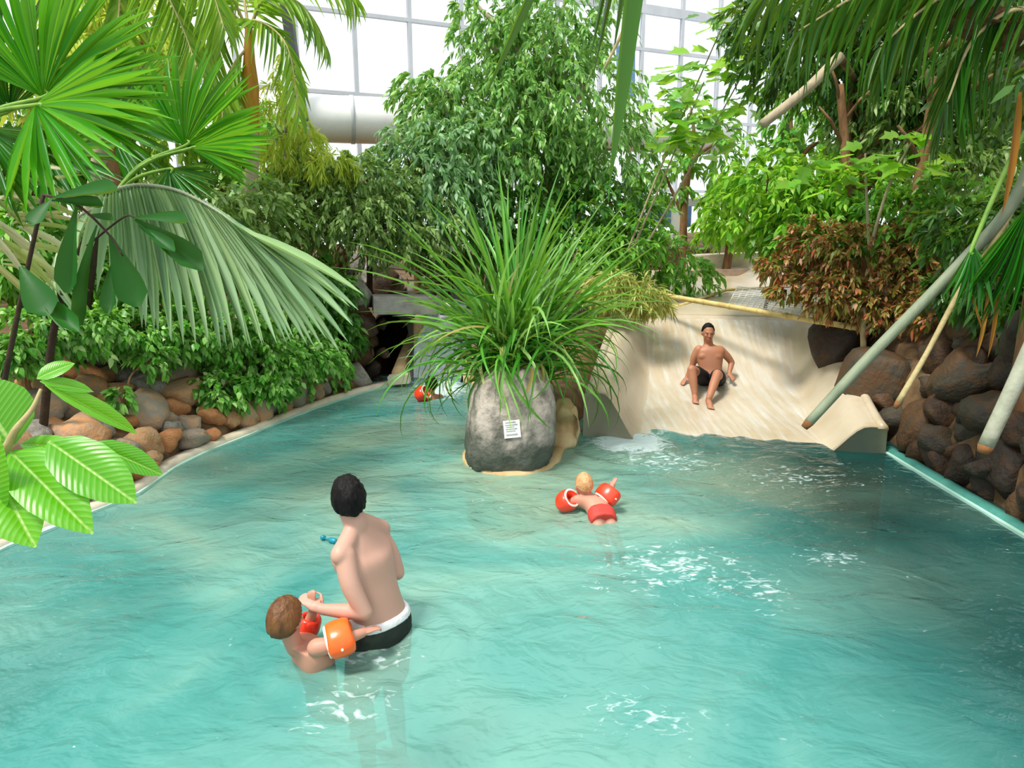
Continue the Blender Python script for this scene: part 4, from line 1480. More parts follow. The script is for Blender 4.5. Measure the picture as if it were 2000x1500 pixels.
# areca palm at the top
ar = thing('areca_palm', gpt(-3.6, 9.4), 'tall areca palm with orange crownshaft and feathery fronds at the top', 'palm')
tr0 = gpt(-3.6, 9.4); cr = at(487, 120, 9.4); cr2 = at(486, 40, 9.4)
v, f = tube(catmull([tr0 - [0, 0, .1], at(492, 330, 9.4), at(490, 240, 9.4)], 5), [0.09, 0.075], 10); mk('trunk', v, f, MATS['bark_pale'], ar)
v, f = tube([at(490, 250, 9.4), at(488, 170, 9.4), cr, cr2], [0.10, 0.11, 0.07, 0.04], 10); mk('crownshaft', v, f, MATS['crownshaft'], ar)
for i, pts in enumerate(([(486, 60), (520, -10), (590, 10), (640, 95)], [(486, 60), (440, 20), (420, 80), (415, 180)], [(486, 70), (500, 40), (560, 90), (585, 230)], [(484, 60), (430, -40), (350, -30), (290, 60)],
                         [(486, 60), (470, -20), (430, -30), (395, 60)], [(486, 60), (540, -50), (640, -50), (700, 0)], [(486, 90), (455, 130), (440, 190), (430, 260)])):
    pinnate(ar, [at(u, v_, 9.4 + (0, .1, -.5, -.4, .5, .3, -.4)[i] * k / 3) for k, (u, v_) in enumerate(pts)], 24, 0.62, 0.042, 'areca', 'petiole_tan', seed=40 + i, hang=.55, ang=50)
# second feather palm further left, mostly above the frame
ar2 = thing('feather_palm', gpt(-5.2, 8.4), 'yellowish feather palm fronds hanging in behind the top left fans', 'palm')
cr = at(265, -120, 8.4); tr0 = gpt(-5.2, 8.4)
v, f = tube(catmull([tr0 - [0, 0, .1], (tr0 + cr) / 2, cr], 5), [0.09, 0.07], 10); mk('trunk', v, f, MATS['bark_pale'], ar2)
for i, pts in enumerate(([(265, -120), (300, -60), (350, 40), (385, 130)], [(265, -120), (240, -40), (230, 60), (225, 150)], [(265, -120), (320, -110), (400, -40), (440, 60)], [(265, -120), (200, -90), (120, -20), (80, 80)])):
    pinnate(ar2, [at(u, v_, 8.4 - .15 * k) for k, (u, v_) in enumerate(pts)], 26, 0.7, 0.05, 'areca', 'petiole_tan', seed=60 + i, hang=.5)

# yellow green weeping plant by the duct
tree('weeping_shrub', 'yellow green weeping shrub left of the white duct', 'shrub', gpt(-3.3, 10.6), [B(540, 250, 10.2, 36, 80, 70), B(585, 285, 10.2, 40, 50, 70), B(640, 320, 10.0, 46, 24, 60), B(560, 170, 10.3, 20, 60, 30)],
     'leaf_yellow', (.09, .16), .16, 14, 0.05, 'bark_pale', 71, 1.2)

# ------------------------------------------------------------------ trees in the middle
tree('weeping_fig', 'tall weeping fig tree filling the middle behind the planter', 'tree', gpt(0.9, 12.6),
     [B(1010, 190, 12.3, 120, 100, 260), B(900, 215, 12.0, 100, 70, 190), B(1130, 190, 12.2, 110, 110, 230), B(1000, 300, 12.0, 140, 70, 240), B(830, 200, 12.0, 50, 60, 60), B(1190, 290, 12, 70, 80, 120), B(1060, 90, 12.4, 100, 70, 170), B(960, 90, 12.4, 70, 60, 90),
      B(1100, 20, 12.6, 110, 60, 120), B(940, 20, 12.6, 60, 50, 50)],
     'leaf_fig', (.08, .15), .36, 16, 0.14, 'bark_pale', 72, 0.8)
tree('weeping_fig', 'blue green weeping fig with fine leaves left of the tall middle tree', 'tree', gpt(-1.6, 12.3),
     [B(830, 330, 11.2, 110, 80, 210), B(900, 280, 11.4, 90, 60, 120), B(800, 320, 11.2, 60, 40, 80), B(870, 400, 11.0, 110, 60, 170)], 'leaf_fig_blue', (.08, .14), .36, 15, 0.09, 'bark_brown', 73, 0.7)
tree('olive_bush', 'dense olive green bush behind the drooping frond and tunnel', 'bush', gpt(-2.9, 11.2),
     [B(640, 370, 10.4, 90, 55, 190), B(720, 350, 10.6, 90, 48, 190), B(700, 420, 10.3, 120, 60, 220), B(590, 420, 10.2, 70, 70, 130), B(800, 440, 10.6, 100, 50, 150), B(560, 330, 10.4, 60, 60, 90)], 'leaf_olive', (.06, .11), .42, 16, 0.08, 'bark_brown', 74, 0.5)
tree('olive_bush', 'dark understory bush beside the grass clump, under the fig trees', 'bush', gpt(-0.6, 12.6),
     [B(900, 470, 11.6, 130, 45, 170), B(1080, 430, 11.6, 110, 60, 170), B(1170, 400, 11.8, 90, 70, 150), B(990, 420, 11.8, 100, 60, 130)], 'leaf_dark', (.10, .17), .38, 10, 0.06, 'bark_brown', 75, 0.5)
tree('fern_shrub', 'light green shrub left above the slide crest', 'shrub', gpt(1.7, 12.0),
     [B(1210, 470, 11.2, 70, 50, 110), B(1280, 500, 11.4, 80, 45, 130), B(1340, 540, 11.6, 55, 25, 60), B(1240, 430, 11.8, 60, 50, 80), B(1150, 500, 10.8, 60, 50, 90)], 'leaf_mid', (.09, .16), .34, 10, 0.04, 'bark_brown', 76, 0.5)
tree('bamboo_shrub', 'yellowish bamboo shrub beside the left end of the slide rail', 'shrub', gpt(1.25, 9.8),
     [B(1240, 565, 9.5, 55, 28, 120), B(1190, 560, 9.5, 45, 32, 90), B(1275, 590, 9.4, 30, 16, 45)], 'leaf_bamboo', (.10, .18), .14, 9, 0.03, 'petiole_tan', 77, 0.7)

# far row of trees closing the background
for i, (u, v_, Y, rx, ry, n, mt, lb) in enumerate((
        (250, 260, 13.5, 150, 130, 260, 'leaf_areca', 'far yellow green tree behind the left fan palms'),
        (190, 110, 11.0, 170, 120, 300, 'leaf_yellow', 'yellow green tree filling the top left behind the fans'),
        (480, 320, 13.5, 120, 110, 220, 'leaf_mid', 'far mid green tree behind the areca trunk'),
        (60, 300, 12.5, 130, 150, 220, 'leaf_mid', 'far green tree at the left edge behind the palms'),
        (1350, 300, 15.5, 100, 110, 120, 'leaf_mid', 'far green tree behind the bright sapling'),
        (1420, 400, 14.5, 60, 70, 90, 'leaf_bright', 'far lime green tree above the stone ledge'),
        (1560, 300, 13.5, 120, 140, 220, 'leaf_mid', 'far green tree right of the stone ledge'),
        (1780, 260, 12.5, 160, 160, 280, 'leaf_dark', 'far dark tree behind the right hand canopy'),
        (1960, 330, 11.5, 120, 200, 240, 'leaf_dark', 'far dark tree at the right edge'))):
    c = at(u, v_, Y)
    tree('background_tree', lb, 'tree', gpt(c[0], c[1]), [B(u, v_, Y, rx * .7, ry * .6, n * .4), B(u - rx * .5, v_ + ry * .4, Y, rx * .5, ry * .5, n * .3), B(u + rx * .5, v_ - ry * .2, Y, rx * .5, ry * .6, n * .3), B(u, v_ - ry * .7, Y, rx * .5, ry * .4, n * .2)],
         mt, (.13, .24), .38, 9, 0.1, 'bark_brown', 80 + i, 0.5, group='trees closing the background')

# ------------------------------------------------------------------ right hand side
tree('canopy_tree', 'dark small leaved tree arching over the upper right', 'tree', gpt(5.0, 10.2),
     [B(1600, 90, 9.6, 120, 80, 190), B(1720, 130, 9.4, 110, 80, 180), B(1500, 40, 9.8, 80, 50, 100), B(1830, 70, 9.0, 110, 80, 160), B(1900, 190, 8.8, 90, 100, 160), B(1680, 20, 9.4, 140, 50, 140), B(1990, 90, 8.6, 90, 90, 120), B(2150, 60, 6.5, 220, 120, 170), B(2350, 100, 5.0, 300, 150, 170), B(1950, -120, 7.0, 260, 80, 150)],  # last three blobs: crown mostly out of view, added to shade the right bank
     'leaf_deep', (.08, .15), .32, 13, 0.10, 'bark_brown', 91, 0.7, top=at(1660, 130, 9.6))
tree('canopy_tree', 'olive leaved tree with reddish trunk between the canopy and red shrub', 'tree', at(1690, 420, 9.3) * [1, 1, 0] + [0, 0, 1.3],
     [B(1800, 250, 8.9, 90, 60, 110), B(1760, 190, 9.0, 70, 50, 80), B(1880, 330, 8.4, 80, 70, 120), B(1700, 230, 9.4, 60, 60, 70)], 'leaf_olive', (.08, .13), .36, 10, 0.085, 'bark_brown', 92, 0.5, top=at(1665, 150, 9.3))
for (u0, v0, u1, v1, Y, rr, lb) in ((1652, 420, 1640, 165, 8.8, .055, 'slim reddish brown trunk right of the cut branch'), (1760, 520, 1830, 150, 8.4, .075, 'thick brown trunk leaning right under the dark canopy'), (1690, 330, 1672, 160, 9.2, .035, 'thin pale trunk beside the slim reddish trunk')):
    p0 = at(u0, v0, Y); p1 = at(u1, v1, Y)
    b0 = np.array([p0[0], p0[1], gz(p0[0], p0[1]) - .1])
    t = thing('tree_trunk', b0, lb, 'trunk')
    v, f = tube(catmull([b0, p0, (p0 + p1) / 2 + [.03, 0, 0], p1], 5), [rr * 1.2, rr, rr * .8], 10); mk('stem', v, f, MATS['bark_brown'], t)
    for k in range(3):
        a = p0 + (p1 - p0) * (.55 + .15 * k); e = a + np.array([(-.35, .3, -.2)[k], -.1, .4])
        v, f = tube([a, (a + e) / 2 + [0, 0, .05], e], [rr * .4, rr * .2], 6); mk('branch', v, f, MATS['bark_brown'], t)

# bright lobed-leaf sapling
def lobed_mesh(name, mat):
    pts = [(0, 0), (.05, .25), (.22, .48), (.3, .30), (.55, .55), (.6, .26), (1, 0)]
    V = [(p[0], p[1], 0.10 * p[1]) for p in pts] + [(p[0], -p[1], 0.10 * p[1]) for p in pts[1:-1]]
    V += [(0.35, 0, -0.03), (0.7, 0, -0.02)]
    n = len(pts)
    c1, c2_ = len(V) - 2, len(V) - 1
    Fc = [(0, c1, 1), (1, c1, 2), (2, c1, 3), (3, c1, c2_), (3, c2_, 4), (4, c2_, 5), (5, c2_, 6)]
    m_ = lambda i: i if i in (0, 6, c1, c2_) else i + n - 1
    Fc += [tuple(m_(i) for i in f[::-1]) for f in Fc]
    V = [(a, b, c - 0.12 * a * a) for a, b, c in V]
    return mesh_data(name, V, Fc, mat, smooth=False)


LOBED = lobed_mesh('leaf', MATS['leaf_bright'])
LOBED2 = lobed_mesh('leaf', MATS['leaf_mid'])


def sapling(name, label, base, tops, spots, Lr, Y, seed, mats=(LOBED, LOBED, LOBED2), n=100, rstem=0.02, bark='bark_pale'):
    r = np.random.default_rng(seed)
    t = thing(name, base, label, 'sapling')
    for k, tp in enumerate(tops):
        v, f = tube(catmull([np.asarray(base) - [0, 0, .1], (np.asarray(base) + tp) / 2 + r.normal(size=3) * .05, tp], 6), [rstem, rstem * .4], 7)
        mk('stem', v, f, MATS[bark], t)
    for i in range(n):
        u, v_, rx, ry = spots[r.integers(len(spots))]
        p = at(u + r.normal() * rx * .6, v_ + r.normal() * ry * .6, Y + r.normal() * .25)
        d = np.array([r.normal(), r.normal() * .6 - .3, r.normal() * .25 - .15])
        L_ = r.uniform(*Lr)
        put_leaf('leaf', mats[r.integers(len(mats))], p, d, np.array([r.normal() * .3, -.35 + r.normal() * .2, 1.0]), L_, L_ * .95, t)
    return t


sapling('maple_sapling', 'bright lime sapling with lobed leaves against the white sky', gpt(1.35, 10.9), [at(1420, 30, 10.6), at(1375, 160, 10.6), at(1470, 110, 10.6)],
        [(1410, 50, 50, 35), (1330, 190, 40, 60), (1400, 130, 60, 40), (1400, 240, 60, 40), (1470, 170, 45, 60), (1330, 270, 40, 30), (1480, 80, 40, 40)], (.2, .34), 10.6, 101, n=190)
sapling('lime_sapling', 'glowing lime sapling with broad leaves above the red shrub', at(1700, 470, 7.9), [at(1690, 300, 7.8), at(1790, 260, 7.7)],
        [(1790, 270, 40, 15), (1700, 310, 40, 20), (1840, 325, 30, 12), (1660, 350, 60, 20), (1760, 330, 40, 20), (1560, 340, 60, 20)], (.14, .26), 7.8, 102, mats=(LOBED,), n=70)
tree('lime_shrub', 'lime green shrub in a loose row right of the stone ledge', 'shrub', gpt(3.6, 10.4),
     [B(1500, 350, 9.3, 70, 45, 110), B(1590, 360, 9.2, 70, 45, 110), B(1450, 420, 9.6, 60, 50, 90), B(1680, 370, 8.8, 60, 40, 80), B(1560, 420, 9.2, 80, 50, 110)], 'leaf_bright', (.08, .15), .42, 9, 0.03, 'bark_brown', 103, 0.4)
tree('green_shrub', 'mid green shrub under the lime leaves on the right', 'shrub', gpt(4.4, 9.2),
     [B(1620, 450, 8.8, 80, 40, 110), B(1750, 430, 8.4, 90, 60, 150), B(1530, 470, 9.2, 60, 30, 70), B(1850, 440, 8.0, 80, 70, 130)], 'leaf_mid', (.07, .13), .40, 10, 0.03, 'bark_brown', 104, 0.4)
tree('croton_shrub', 'red and brown leaved croton shrub above the bamboo rail', 'shrub', gpt(4.35, 8.6),
     [B(1590, 470, 8.5, 60, 35, 120), B(1680, 500, 8.2, 80, 50, 190), B(1625, 570, 8.1, 50, 36, 120), B(1725, 590, 7.9, 60, 40, 130), B(1520, 520, 8.6, 45, 20, 70), B(1545, 560, 8.4, 40, 20, 60), B(1790, 480, 8.0, 60, 50, 110), B(1830, 600, 7.3, 60, 36, 80), B(1780, 540, 7.8, 50, 40, 80)], 'leaf_red', (.05, .11), .36, 12, 0.03, 'bark_brown', 105, 0.3)
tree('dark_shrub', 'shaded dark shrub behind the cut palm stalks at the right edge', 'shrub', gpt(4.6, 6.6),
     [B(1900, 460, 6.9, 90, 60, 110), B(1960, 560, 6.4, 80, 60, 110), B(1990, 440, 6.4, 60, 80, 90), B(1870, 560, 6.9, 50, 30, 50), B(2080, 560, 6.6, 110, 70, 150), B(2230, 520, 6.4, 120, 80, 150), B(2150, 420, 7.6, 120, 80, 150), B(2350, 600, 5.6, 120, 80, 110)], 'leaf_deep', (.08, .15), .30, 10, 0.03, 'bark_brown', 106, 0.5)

# right palm with drooping fronds and cut stalks
rcr = np.array([3.85, 5.4, 3.05])
rp_ = thing('stalk_palm', gpt(4.05, 5.5), 'right hand palm with dark drooping fronds and long cut pale stalks', 'palm')
tr0 = gpt(4.05, 5.5)
v, f = tube(catmull([tr0 - [0, 0, .1], (tr0 + rcr) / 2 + [.05, 0, 0], rcr], 6), [0.13, 0.11, 0.10], 12); mk('trunk', v, f, MATS['bark_brown'], rp_)


def stalk(pts, radii, mat, cut=True):
    p = catmull(pts, 6)
    v, f = tube(p, np.interp(np.linspace(0, 1, len(p)), np.linspace(0, 1, len(radii)), radii), 10)
    o = mk('cut_stalk', v, f, MATS[mat], rp_)
    if cut:
        d = nrm(p[-1] - p[-2])
        v, f = tube([p[-1] - d * .002, p[-1] + d * 0.05], [radii[-1] * 1.03, radii[-1] * .75], 10); mk('cut_end', v, f, MATS['cut_end'], o)


stalk([rcr, at(1985, 385, 5.25), at(1870, 520, 5.15), at(1700, 695, 5.05), at(1580, 825, 5.0)], [.05, .045, .04, .038, .034], 'petiole_grey')
stalk([rcr + [.03, -.05, 0], at(1960, 440, 5.2), at(1880, 560, 5.1), at(1810, 690, 5.05), at(1755, 785, 5.0)], [.03, .024, .02, .018, .022], 'petiole_tan')
stalk([rcr + [.1, -.3, -.2], at(2060, 560, 4.6), at(2000, 710, 4.5), at(1925, 872, 4.45)], [.06, .055, .05, .048], 'petiole_pale')
# drooping fan fronds
fan(rp_, at(2010, 400, 4.95), -98, 70, 26, 0.85, key='fan_dark', seed=111, crown=rcr, tilt=.05, wid=.03, droopw=(.0, .1, .3, .6))
fan(rp_, at(1900, 480, 5.0), -95, 60, 16, 0.5, key='fan_dark', seed=112, crown=rcr, tilt=.2, wid=.03, droopw=(.1, .2, .3, .4))
for i, pts in enumerate(([(2040, -20), (1900, -60), (1720, -30), (1560, 60)], [(2040, 0), (1950, -40), (1830, 0), (1720, 90)], [(2050, 40), (1980, 20), (1900, 80), (1850, 200)], [(2060, -60), (1850, -120), (1640, -90), (1480, -10)])):
    pinnate(rp_, [at(u, v_, 5.3 - .12 * k) for k, (u, v_) in enumerate(pts)], 24, 0.75, 0.024, 'drape', 'petiole_tan', seed=120 + i, hang=.6, ang=27, rr=.018)
for (p0, p1, W_) in (((1990, 180), (1972, 420), .05), ((1930, 560), (1915, 700), .03), ((1950, 540), (1940, 700), .025), ((1890, 560), (1925, 650), .015)):
    a, b = at(*p0, 4.9), at(*p1, 4.85)
    put_leaf('dead_leaf', PROTO['dead'][0], a, b - a, np.array([0, -1, .2]), np.linalg.norm(b - a), W_, rp_)
put_leaf('dead_leaf', PROTO['sheath'][0], rcr + [0, 0, .28], at(1862, 4, 5.0) - (rcr + [0, 0, .28]), np.array([0, -.8, .6]), np.linalg.norm(at(1862, 4, 5.0) - rcr - [0, 0, .28]), .16, rp_)
# cut branch in the upper right
cbx = thing('cut_branch', at(1575, 172, 7.6), 'short pale sawn branch sticking out below the dark fronds', 'branch')
v, f = tube(catmull([at(1640, 110, 7.8), at(1575, 175, 7.6), at(1490, 242, 7.4)], 5), [.055, .05, .045], 10); mk('stem', v, f, MATS['bark_pale'], cbx)
v, f = tube([at(1640, 110, 7.8), at(1672, 160, 9.2)], [.04, .03], 8); mk('branch', v, f, MATS['bark_brown'], cbx)

# strap leaves hanging in from above, near the camera
hg_top = at(1300, -620, 3.3)
hg = thing('strap_leaf_plant', gpt(4.35, 2.6), 'long dark strap leaves hanging down from above the top centre', 'plant')
for (p0, p1, W_, k, Y0, Y1) in (((1300, -620), (1196, 345), .115, 0, 3.3, 3.3), ((1300, -620), (952, 192), .06, 1, 3.3, 3.6), ((1290, -610), (1203, 95), .05, 0, 3.3, 3.5), ((1290, -610), (1158, 105), .03, 0, 3.3, 3.6), ((1300, -620), (1172, 135), .03, 1, 3.3, 3.6), ((1300, -620), (1500, -60), .07, 1, 3.3, 3.2), ((1300, -620), (1010, -150), .07, 1, 3.3, 3.2)):
    a, b = at(*p0, Y0), at(*p1, Y1)
    put_leaf('leaf', PROTO['hang'][k], a, b - a, np.array([.5, -.8, .2]), np.linalg.norm(b - a) * 1.02, W_, hg, zscale=.3)
v, f = tube(catmull([at(1300, -620, 3.3), at(1255, -120, 3.45), at(1228, 30, 3.45), at(1180, 135, 3.45)], 5), [.014, .006], 7); mk('stalk', v, f, MATS['petiole_tan'], hg)

g0 = gpt(4.35, 2.6)
v, f = tube(catmull([g0 - [0, 0, .1], np.array([4.1, 2.7, 2.6]), np.array([2.6, 3.0, 3.75]), hg_top], 7), [.05, .045, .035, .025], 9); mk('cane', v, f, MATS['bark_pale'], hg)
# ------------------------------------------------------------------ undergrowth on the left bank
r = np.random.default_rng(50)
UND = [
    ('ivy_patch', 'ivy patch trailing over the bank right of the stones', [(480, 700, 8.0, 100, 45, 230), (570, 690, 8.6, 90, 45, 200), (640, 720, 9.2, 50, 30, 90), (430, 760, 7.4, 50, 30, 80), (520, 750, 7.9, 60, 30, 90)], 'leaf_ivy', (.045, .09), .62),
    ('ivy_patch', 'ivy patch under the pale drooping frond', [(330, 640, 7.4, 90, 40, 170), (430, 630, 7.8, 90, 45, 180), (540, 620, 8.6, 80, 45, 150), (250, 640, 7.0, 70, 35, 120)], 'leaf_ivy', (.045, .09), .6),
    ('ivy_patch', 'ivy patch at the left edge above the orange stones', [(60, 650, 6.2, 70, 40, 110), (160, 640, 6.5, 80, 40, 140), (30, 690, 5.9, 50, 30, 60)], 'leaf_ivy', (.045, .09), .6),
    ('bush', 'leafy bush behind the dark wedge leaved palm', [(150, 540, 7.4, 120, 60, 220), (300, 520, 7.8, 110, 60, 210), (60, 480, 7.0, 80, 70, 150)], 'leaf_mid', (.08, .15), .45),
    ('bush', 'dark bush left of the tunnel mouth', [(600, 560, 9.6, 90, 50, 170), (640, 640, 9.6, 60, 50, 140), (520, 540, 9.2, 80, 50, 150)], 'leaf_dark', (.08, .14), .45),
    ('bush', 'olive bush below the smaller fan palm', [(430, 440, 9.0, 100, 70, 200), (330, 420, 8.6, 90, 60, 170), (520, 420, 9.4, 70, 60, 120)], 'leaf_olive', (.08, .14), .42),
    ('bush', 'small bush growing among the bank stones', [(235, 775, 6.35, 26, 18, 22), (300, 700, 6.9, 40, 20, 40)], 'leaf_ivy', (.05, .09), .6),
]
for i, (nm, lb, bl_, mt, Lr, asp) in enumerate(UND):
    blobs_ = [B(*b) for b in bl_]
    c = blobs_[0][0]
    if 'wedge' in lb: blobs_ += [(np.array(p_), np.array([.8, .8, .55]), 170) for p_ in ((-6.0, 6.6, 1.75), (-7.0, 8.4, 1.9), (-5.6, 4.6, 1.6), (-7.4, 6.2, 1.7))]
    tree(nm, lb, 'ivy' if 'ivy' in nm else 'bush', np.array([c[0], c[1], min(gz(c[0], c[1]), c[2] - .05)]), blobs_, mt, Lr, asp, 14 if 'ivy' in nm else 9, 0.025, 'bark_brown', 140 + i, 0.5, leaf_droop=.3)
# ------------------------------------------------------------------ people
class Body:
    def __init__(self): self.parts = []

    def limb(self, pts, radii, n=14, sub=5):
        p = catmull(pts, sub)
        rr = np.interp(np.linspace(0, 1, len(p)), np.linspace(0, 1, len(radii)), radii)
        self.parts.append(tube(p, rr, n, 'round'))

    def ell(self, c, r, R=None, n=20):
        V, Fc = sphere(n, n * 2 // 3)
        V = V * np.asarray(r)
        if R is not None: V = V @ np.asarray(R).T
        self.parts.append((V + np.asarray(c), Fc))

    def loft(self, secs, n=24, sub=4):
        """secs: (centre, right*halfwidth, front*halfdepth)"""
        C = catmull([s[0] for s in secs], sub); A = catmull([s[1] for s in secs], sub); Bv = catmull([s[2] for s in secs], sub)
        V, Fc = [], []
        for c, a, b in zip(C, A, Bv):
            for k in range(n):
                t = 2 * math.pi * k / n
                ct, st = math.cos(t), math.sin(t)
                V.append(c + a * math.copysign(abs(ct) ** .85, ct) + b * math.copysign(abs(st) ** .85, st))
        m_ = len(C)
        for i in range(m_ - 1):
            for k in range(n):
                k2 = (k + 1) % n
                Fc.append((i * n + k, i * n + k2, (i + 1) * n + k2, (i + 1) * n + k))
        Fc.append(tuple(range(n - 1, -1, -1))); Fc.append(tuple((m_ - 1) * n + k for k in range(n)))
        self.parts.append((np.array(V), Fc))

    def hand(self, wrist, d, normal, thumb, size=1.0, curl=0.5, spread=0.10):
        """palm and five fingers; d = pointing direction, normal = back of the hand, thumb = side of the thumb"""
        d = nrm(d); normal = nrm(normal - d * (normal @ d)); side = nrm(np.cross(normal, d))
        if side @ thumb < 0: side = -side
        s = size
        w = np.asarray(wrist, float)
        R = np.stack([d, side, normal], 1)
        self.ell(w + d * 0.045 * s, (0.055 * s, 0.042 * s, 0.017 * s), R)
        self.limb([w - d * 0.02 * s, w + d * 0.03 * s], [0.024 * s, 0.026 * s])
        for i, (o, L_) in enumerate(((0.030, .070), (0.010, .080), (-0.011, .074), (-0.030, .058))):
            b = w + d * 0.085 * s + side * o * s
            dd = nrm(d + side * o * spread * 30 * .1)
            q1 = b + dd * L_ * .45 * s - normal * 0.010 * s * curl
            dd2 = nrm(dd * math.cos(curl) - normal * math.sin(curl))
            q2 = q1 + dd2 * L_ * .32 * s
            dd3 = nrm(dd * math.cos(curl * 2) - normal * math.sin(curl * 2))
            q3 = q2 + dd3 * L_ * .26 * s
            self.limb([b - dd * 0.02 * s, b, q1, q2, q3], [.0095 * s, .0092 * s, .0085 * s, .008 * s, .0068 * s], 8, 3)
        b = w + d * 0.02 * s + side * 0.028 * s
        t1 = b + nrm(side * .8 + d * .6) * 0.035 * s
        t2 = t1 + nrm(side * .45 + d * .85 - normal * .3 * curl) * 0.032 * s
        t3 = t2 + nrm(d - side * .1 - normal * .6 * curl) * 0.024 * s
        self.limb([b, t1, t2, t3], [.013 * s, .011 * s, .0095 * s, .0075 * s], 8, 3)

    def foot(self, ankle, d, up, size=1.0):
        d = nrm(d); up = nrm(np.asarray(up) - d * (np.asarray(up) @ d)); side = np.cross(up, d)
        s = size; a = np.asarray(ankle, float)
        self.limb([a + up * .02 * s, a - up * .035 * s - d * .03 * s], [.036 * s, .032 * s])
        self.limb([a - up * .03 * s - d * .03 * s, a - up * .035 * s + d * .07 * s, a - up * .05 * s + d * .14 * s], [.034 * s, .038 * s, .030 * s])
        for i, o in enumerate((.030, .012, -.004, -.018, -.031)):
            q = a - up * .055 * s + d * (.155 - .006 * i) * s + side * o * s
            self.limb([q - d * .03 * s, q + d * .028 * s], [.012 * s, (.013 if i == 0 else .010) * s], 8, 2)

    def head(self, c, face, up, s=1.0):
        f = nrm(face); up = nrm(np.asarray(up) - f * (np.asarray(up) @ f)); rt = np.cross(f, up)
        R = np.stack([rt, f, up], 1)
        c = np.asarray(c, float)
        self.ell(c + up * .018 * s - f * .008 * s, (.074 * s, .094 * s, .098 * s), R)
        self.ell(c - up * .035 * s + f * .022 * s, (.060 * s, .066 * s, .082 * s), R)
        self.ell(c - up * .094 * s + f * .062 * s, (.026 * s, .022 * s, .020 * s), R)
        self.limb([c + f * .088 * s + up * .012 * s, c + f * .104 * s - up * .026 * s], [.009 * s, .013 * s], 8, 2)
        self.ell(c + f * .100 * s - up * .032 * s, (.018 * s, .012 * s, .010 * s), R, 12)
        self.ell(c + f * .080 * s + up * .026 * s, (.052 * s, .014 * s, .010 * s), R, 12)
        for sg_ in (-1, 1):
            self.ell(c + rt * sg_ * .077 * s - f * .006 * s - up * .008 * s, (.010 * s, .020 * s, .032 * s), R, 12)
            self.ell(c + rt * sg_ * .040 * s + f * .070 * s - up * .02 * s, (.02 * s, .016 * s, .016 * s), R, 12)
        return R

    def build(self, name, mat, parent, voxel=0.008, smooth=6):
        V, Fc = merge(self.parts)
        base = wloc(parent)
        me = mesh_data('tmp', V - base, Fc, None)
        o = bpy.data.objects.new('tmp', me); COL.objects.link(o)
        md = o.modifiers.new('r', 'REMESH'); md.mode = 'VOXEL'; md.voxel_size = voxel; md.use_smooth_shade = True
        sm = o.modifiers.new('s', 'SMOOTH'); sm.factor = 0.5; sm.iterations = smooth
        dg = bpy.context.evaluated_depsgraph_get()
        ev = o.evaluated_get(dg)
        me2 = bpy.data.meshes.new_from_object(ev)
        bpy.data.objects.remove(o); bpy.data.meshes.remove(me)
        me2.name = name
        me2.materials.clear(); me2.materials.append(mat)
        me2.polygons.foreach_set('use_smooth', [True] * len(me2.polygons))
        ob = bpy.data.objects.new(name, me2)
        return link(ob, parent)


def hair(name, c, face, up, mat, parent, s=1.0, front=0.25, low=-0.35, tuft=0.05, seed=0, grow=1.10, nape=-0.55):
    f = nrm(face); up = nrm(np.asarray(up) - f * (np.asarray(up) @ f)); rt = np.cross(f, up)
    R = np.stack([rt, f, up], 1)
    V, Fc = sphere(48, 32)
    out = []
    for v in V:
        x, y, z = v
        # hairline: high over the face, down to the nape behind
        line = np.interp(y, [-1, -.2, .25, .6, 1], [nape, low, low + .25, front + .1, front + .25])
        k = np.clip((z - line) / 0.10, 0, 1)
        g_ = 0.86 + (grow - 0.86) * k
        g_ += k * tuft * fbm(np.array([x * 6, y * 6, z * 2.2]) + seed * 7.1, 2)
        out.append(v * g_ * np.array([.077, .098, .106]) * s)
    V = np.array(out) @ R.T + np.asarray(c) + up * .014 * s - f * .010 * s
    return mk(name, V, Fc, mat, parent)


def armband(parent, c, axis, r_in, thick, length, mat, white, squash=None, label=None):
    """inflated sleeve round an arm: fat ring with a white seam ring and a valve"""
    a = nrm(axis)
    ref = np.array([0, 0, 1.0]) if abs(a[2]) < .9 else np.array([1.0, 0, 0])
    u = nrm(np.cross(a, ref)); w_ = np.cross(a, u)
    prof = []
    for k in range(16):
        t = 2 * math.pi * k / 16
        ct, st = math.cos(t), math.sin(t)
        prof.append((r_in + thick * (1 + math.copysign(abs(ct) ** .8, ct)) * .5 * 1.0, math.copysign(abs(st) ** .7, st) * length / 2))
    n = 28
    V, Fc = [], []
    for i in range(n):
        t = 2 * math.pi * i / n
        fl = 1 + 0.22 * abs(math.cos(t)) ** 3
        for pr, pz in prof:
            V.append(np.asarray(c) + (u * math.cos(t) + w_ * math.sin(t)) * pr * fl + a * pz * (1 - .12 * abs(math.sin(t))))
    k = len(prof)
    for i in range(n):
        for j in range(k):
            i2, j2 = (i + 1) % n, (j + 1) % k
            Fc.append((i * k + j, i2 * k + j, i2 * k + j2, i * k + j2))
    o = mk('armband', V, Fc, mat, parent)
    if label: o['label'] = label
    pth = [np.asarray(c) + (u * math.cos(t) + w_ * math.sin(t)) * (r_in + thick * .62) * (1 + 0.22 * abs(math.cos(t)) ** 3) - a * length * .43 for t in np.linspace(0, 2 * math.pi, 29)]
    v, f = tube(pth, thick * .17, 8); mk('seam_ring', v, f, white, o)
    v, f = tube([np.asarray(c) + u * (r_in + thick) * 1.2, np.asarray(c) + u * (r_in + thick * 1.12) * 1.22], [.007, .006], 8); mk('valve', v, f, white, o)
    return o


Zu = np.array([0, 0, 1.0])
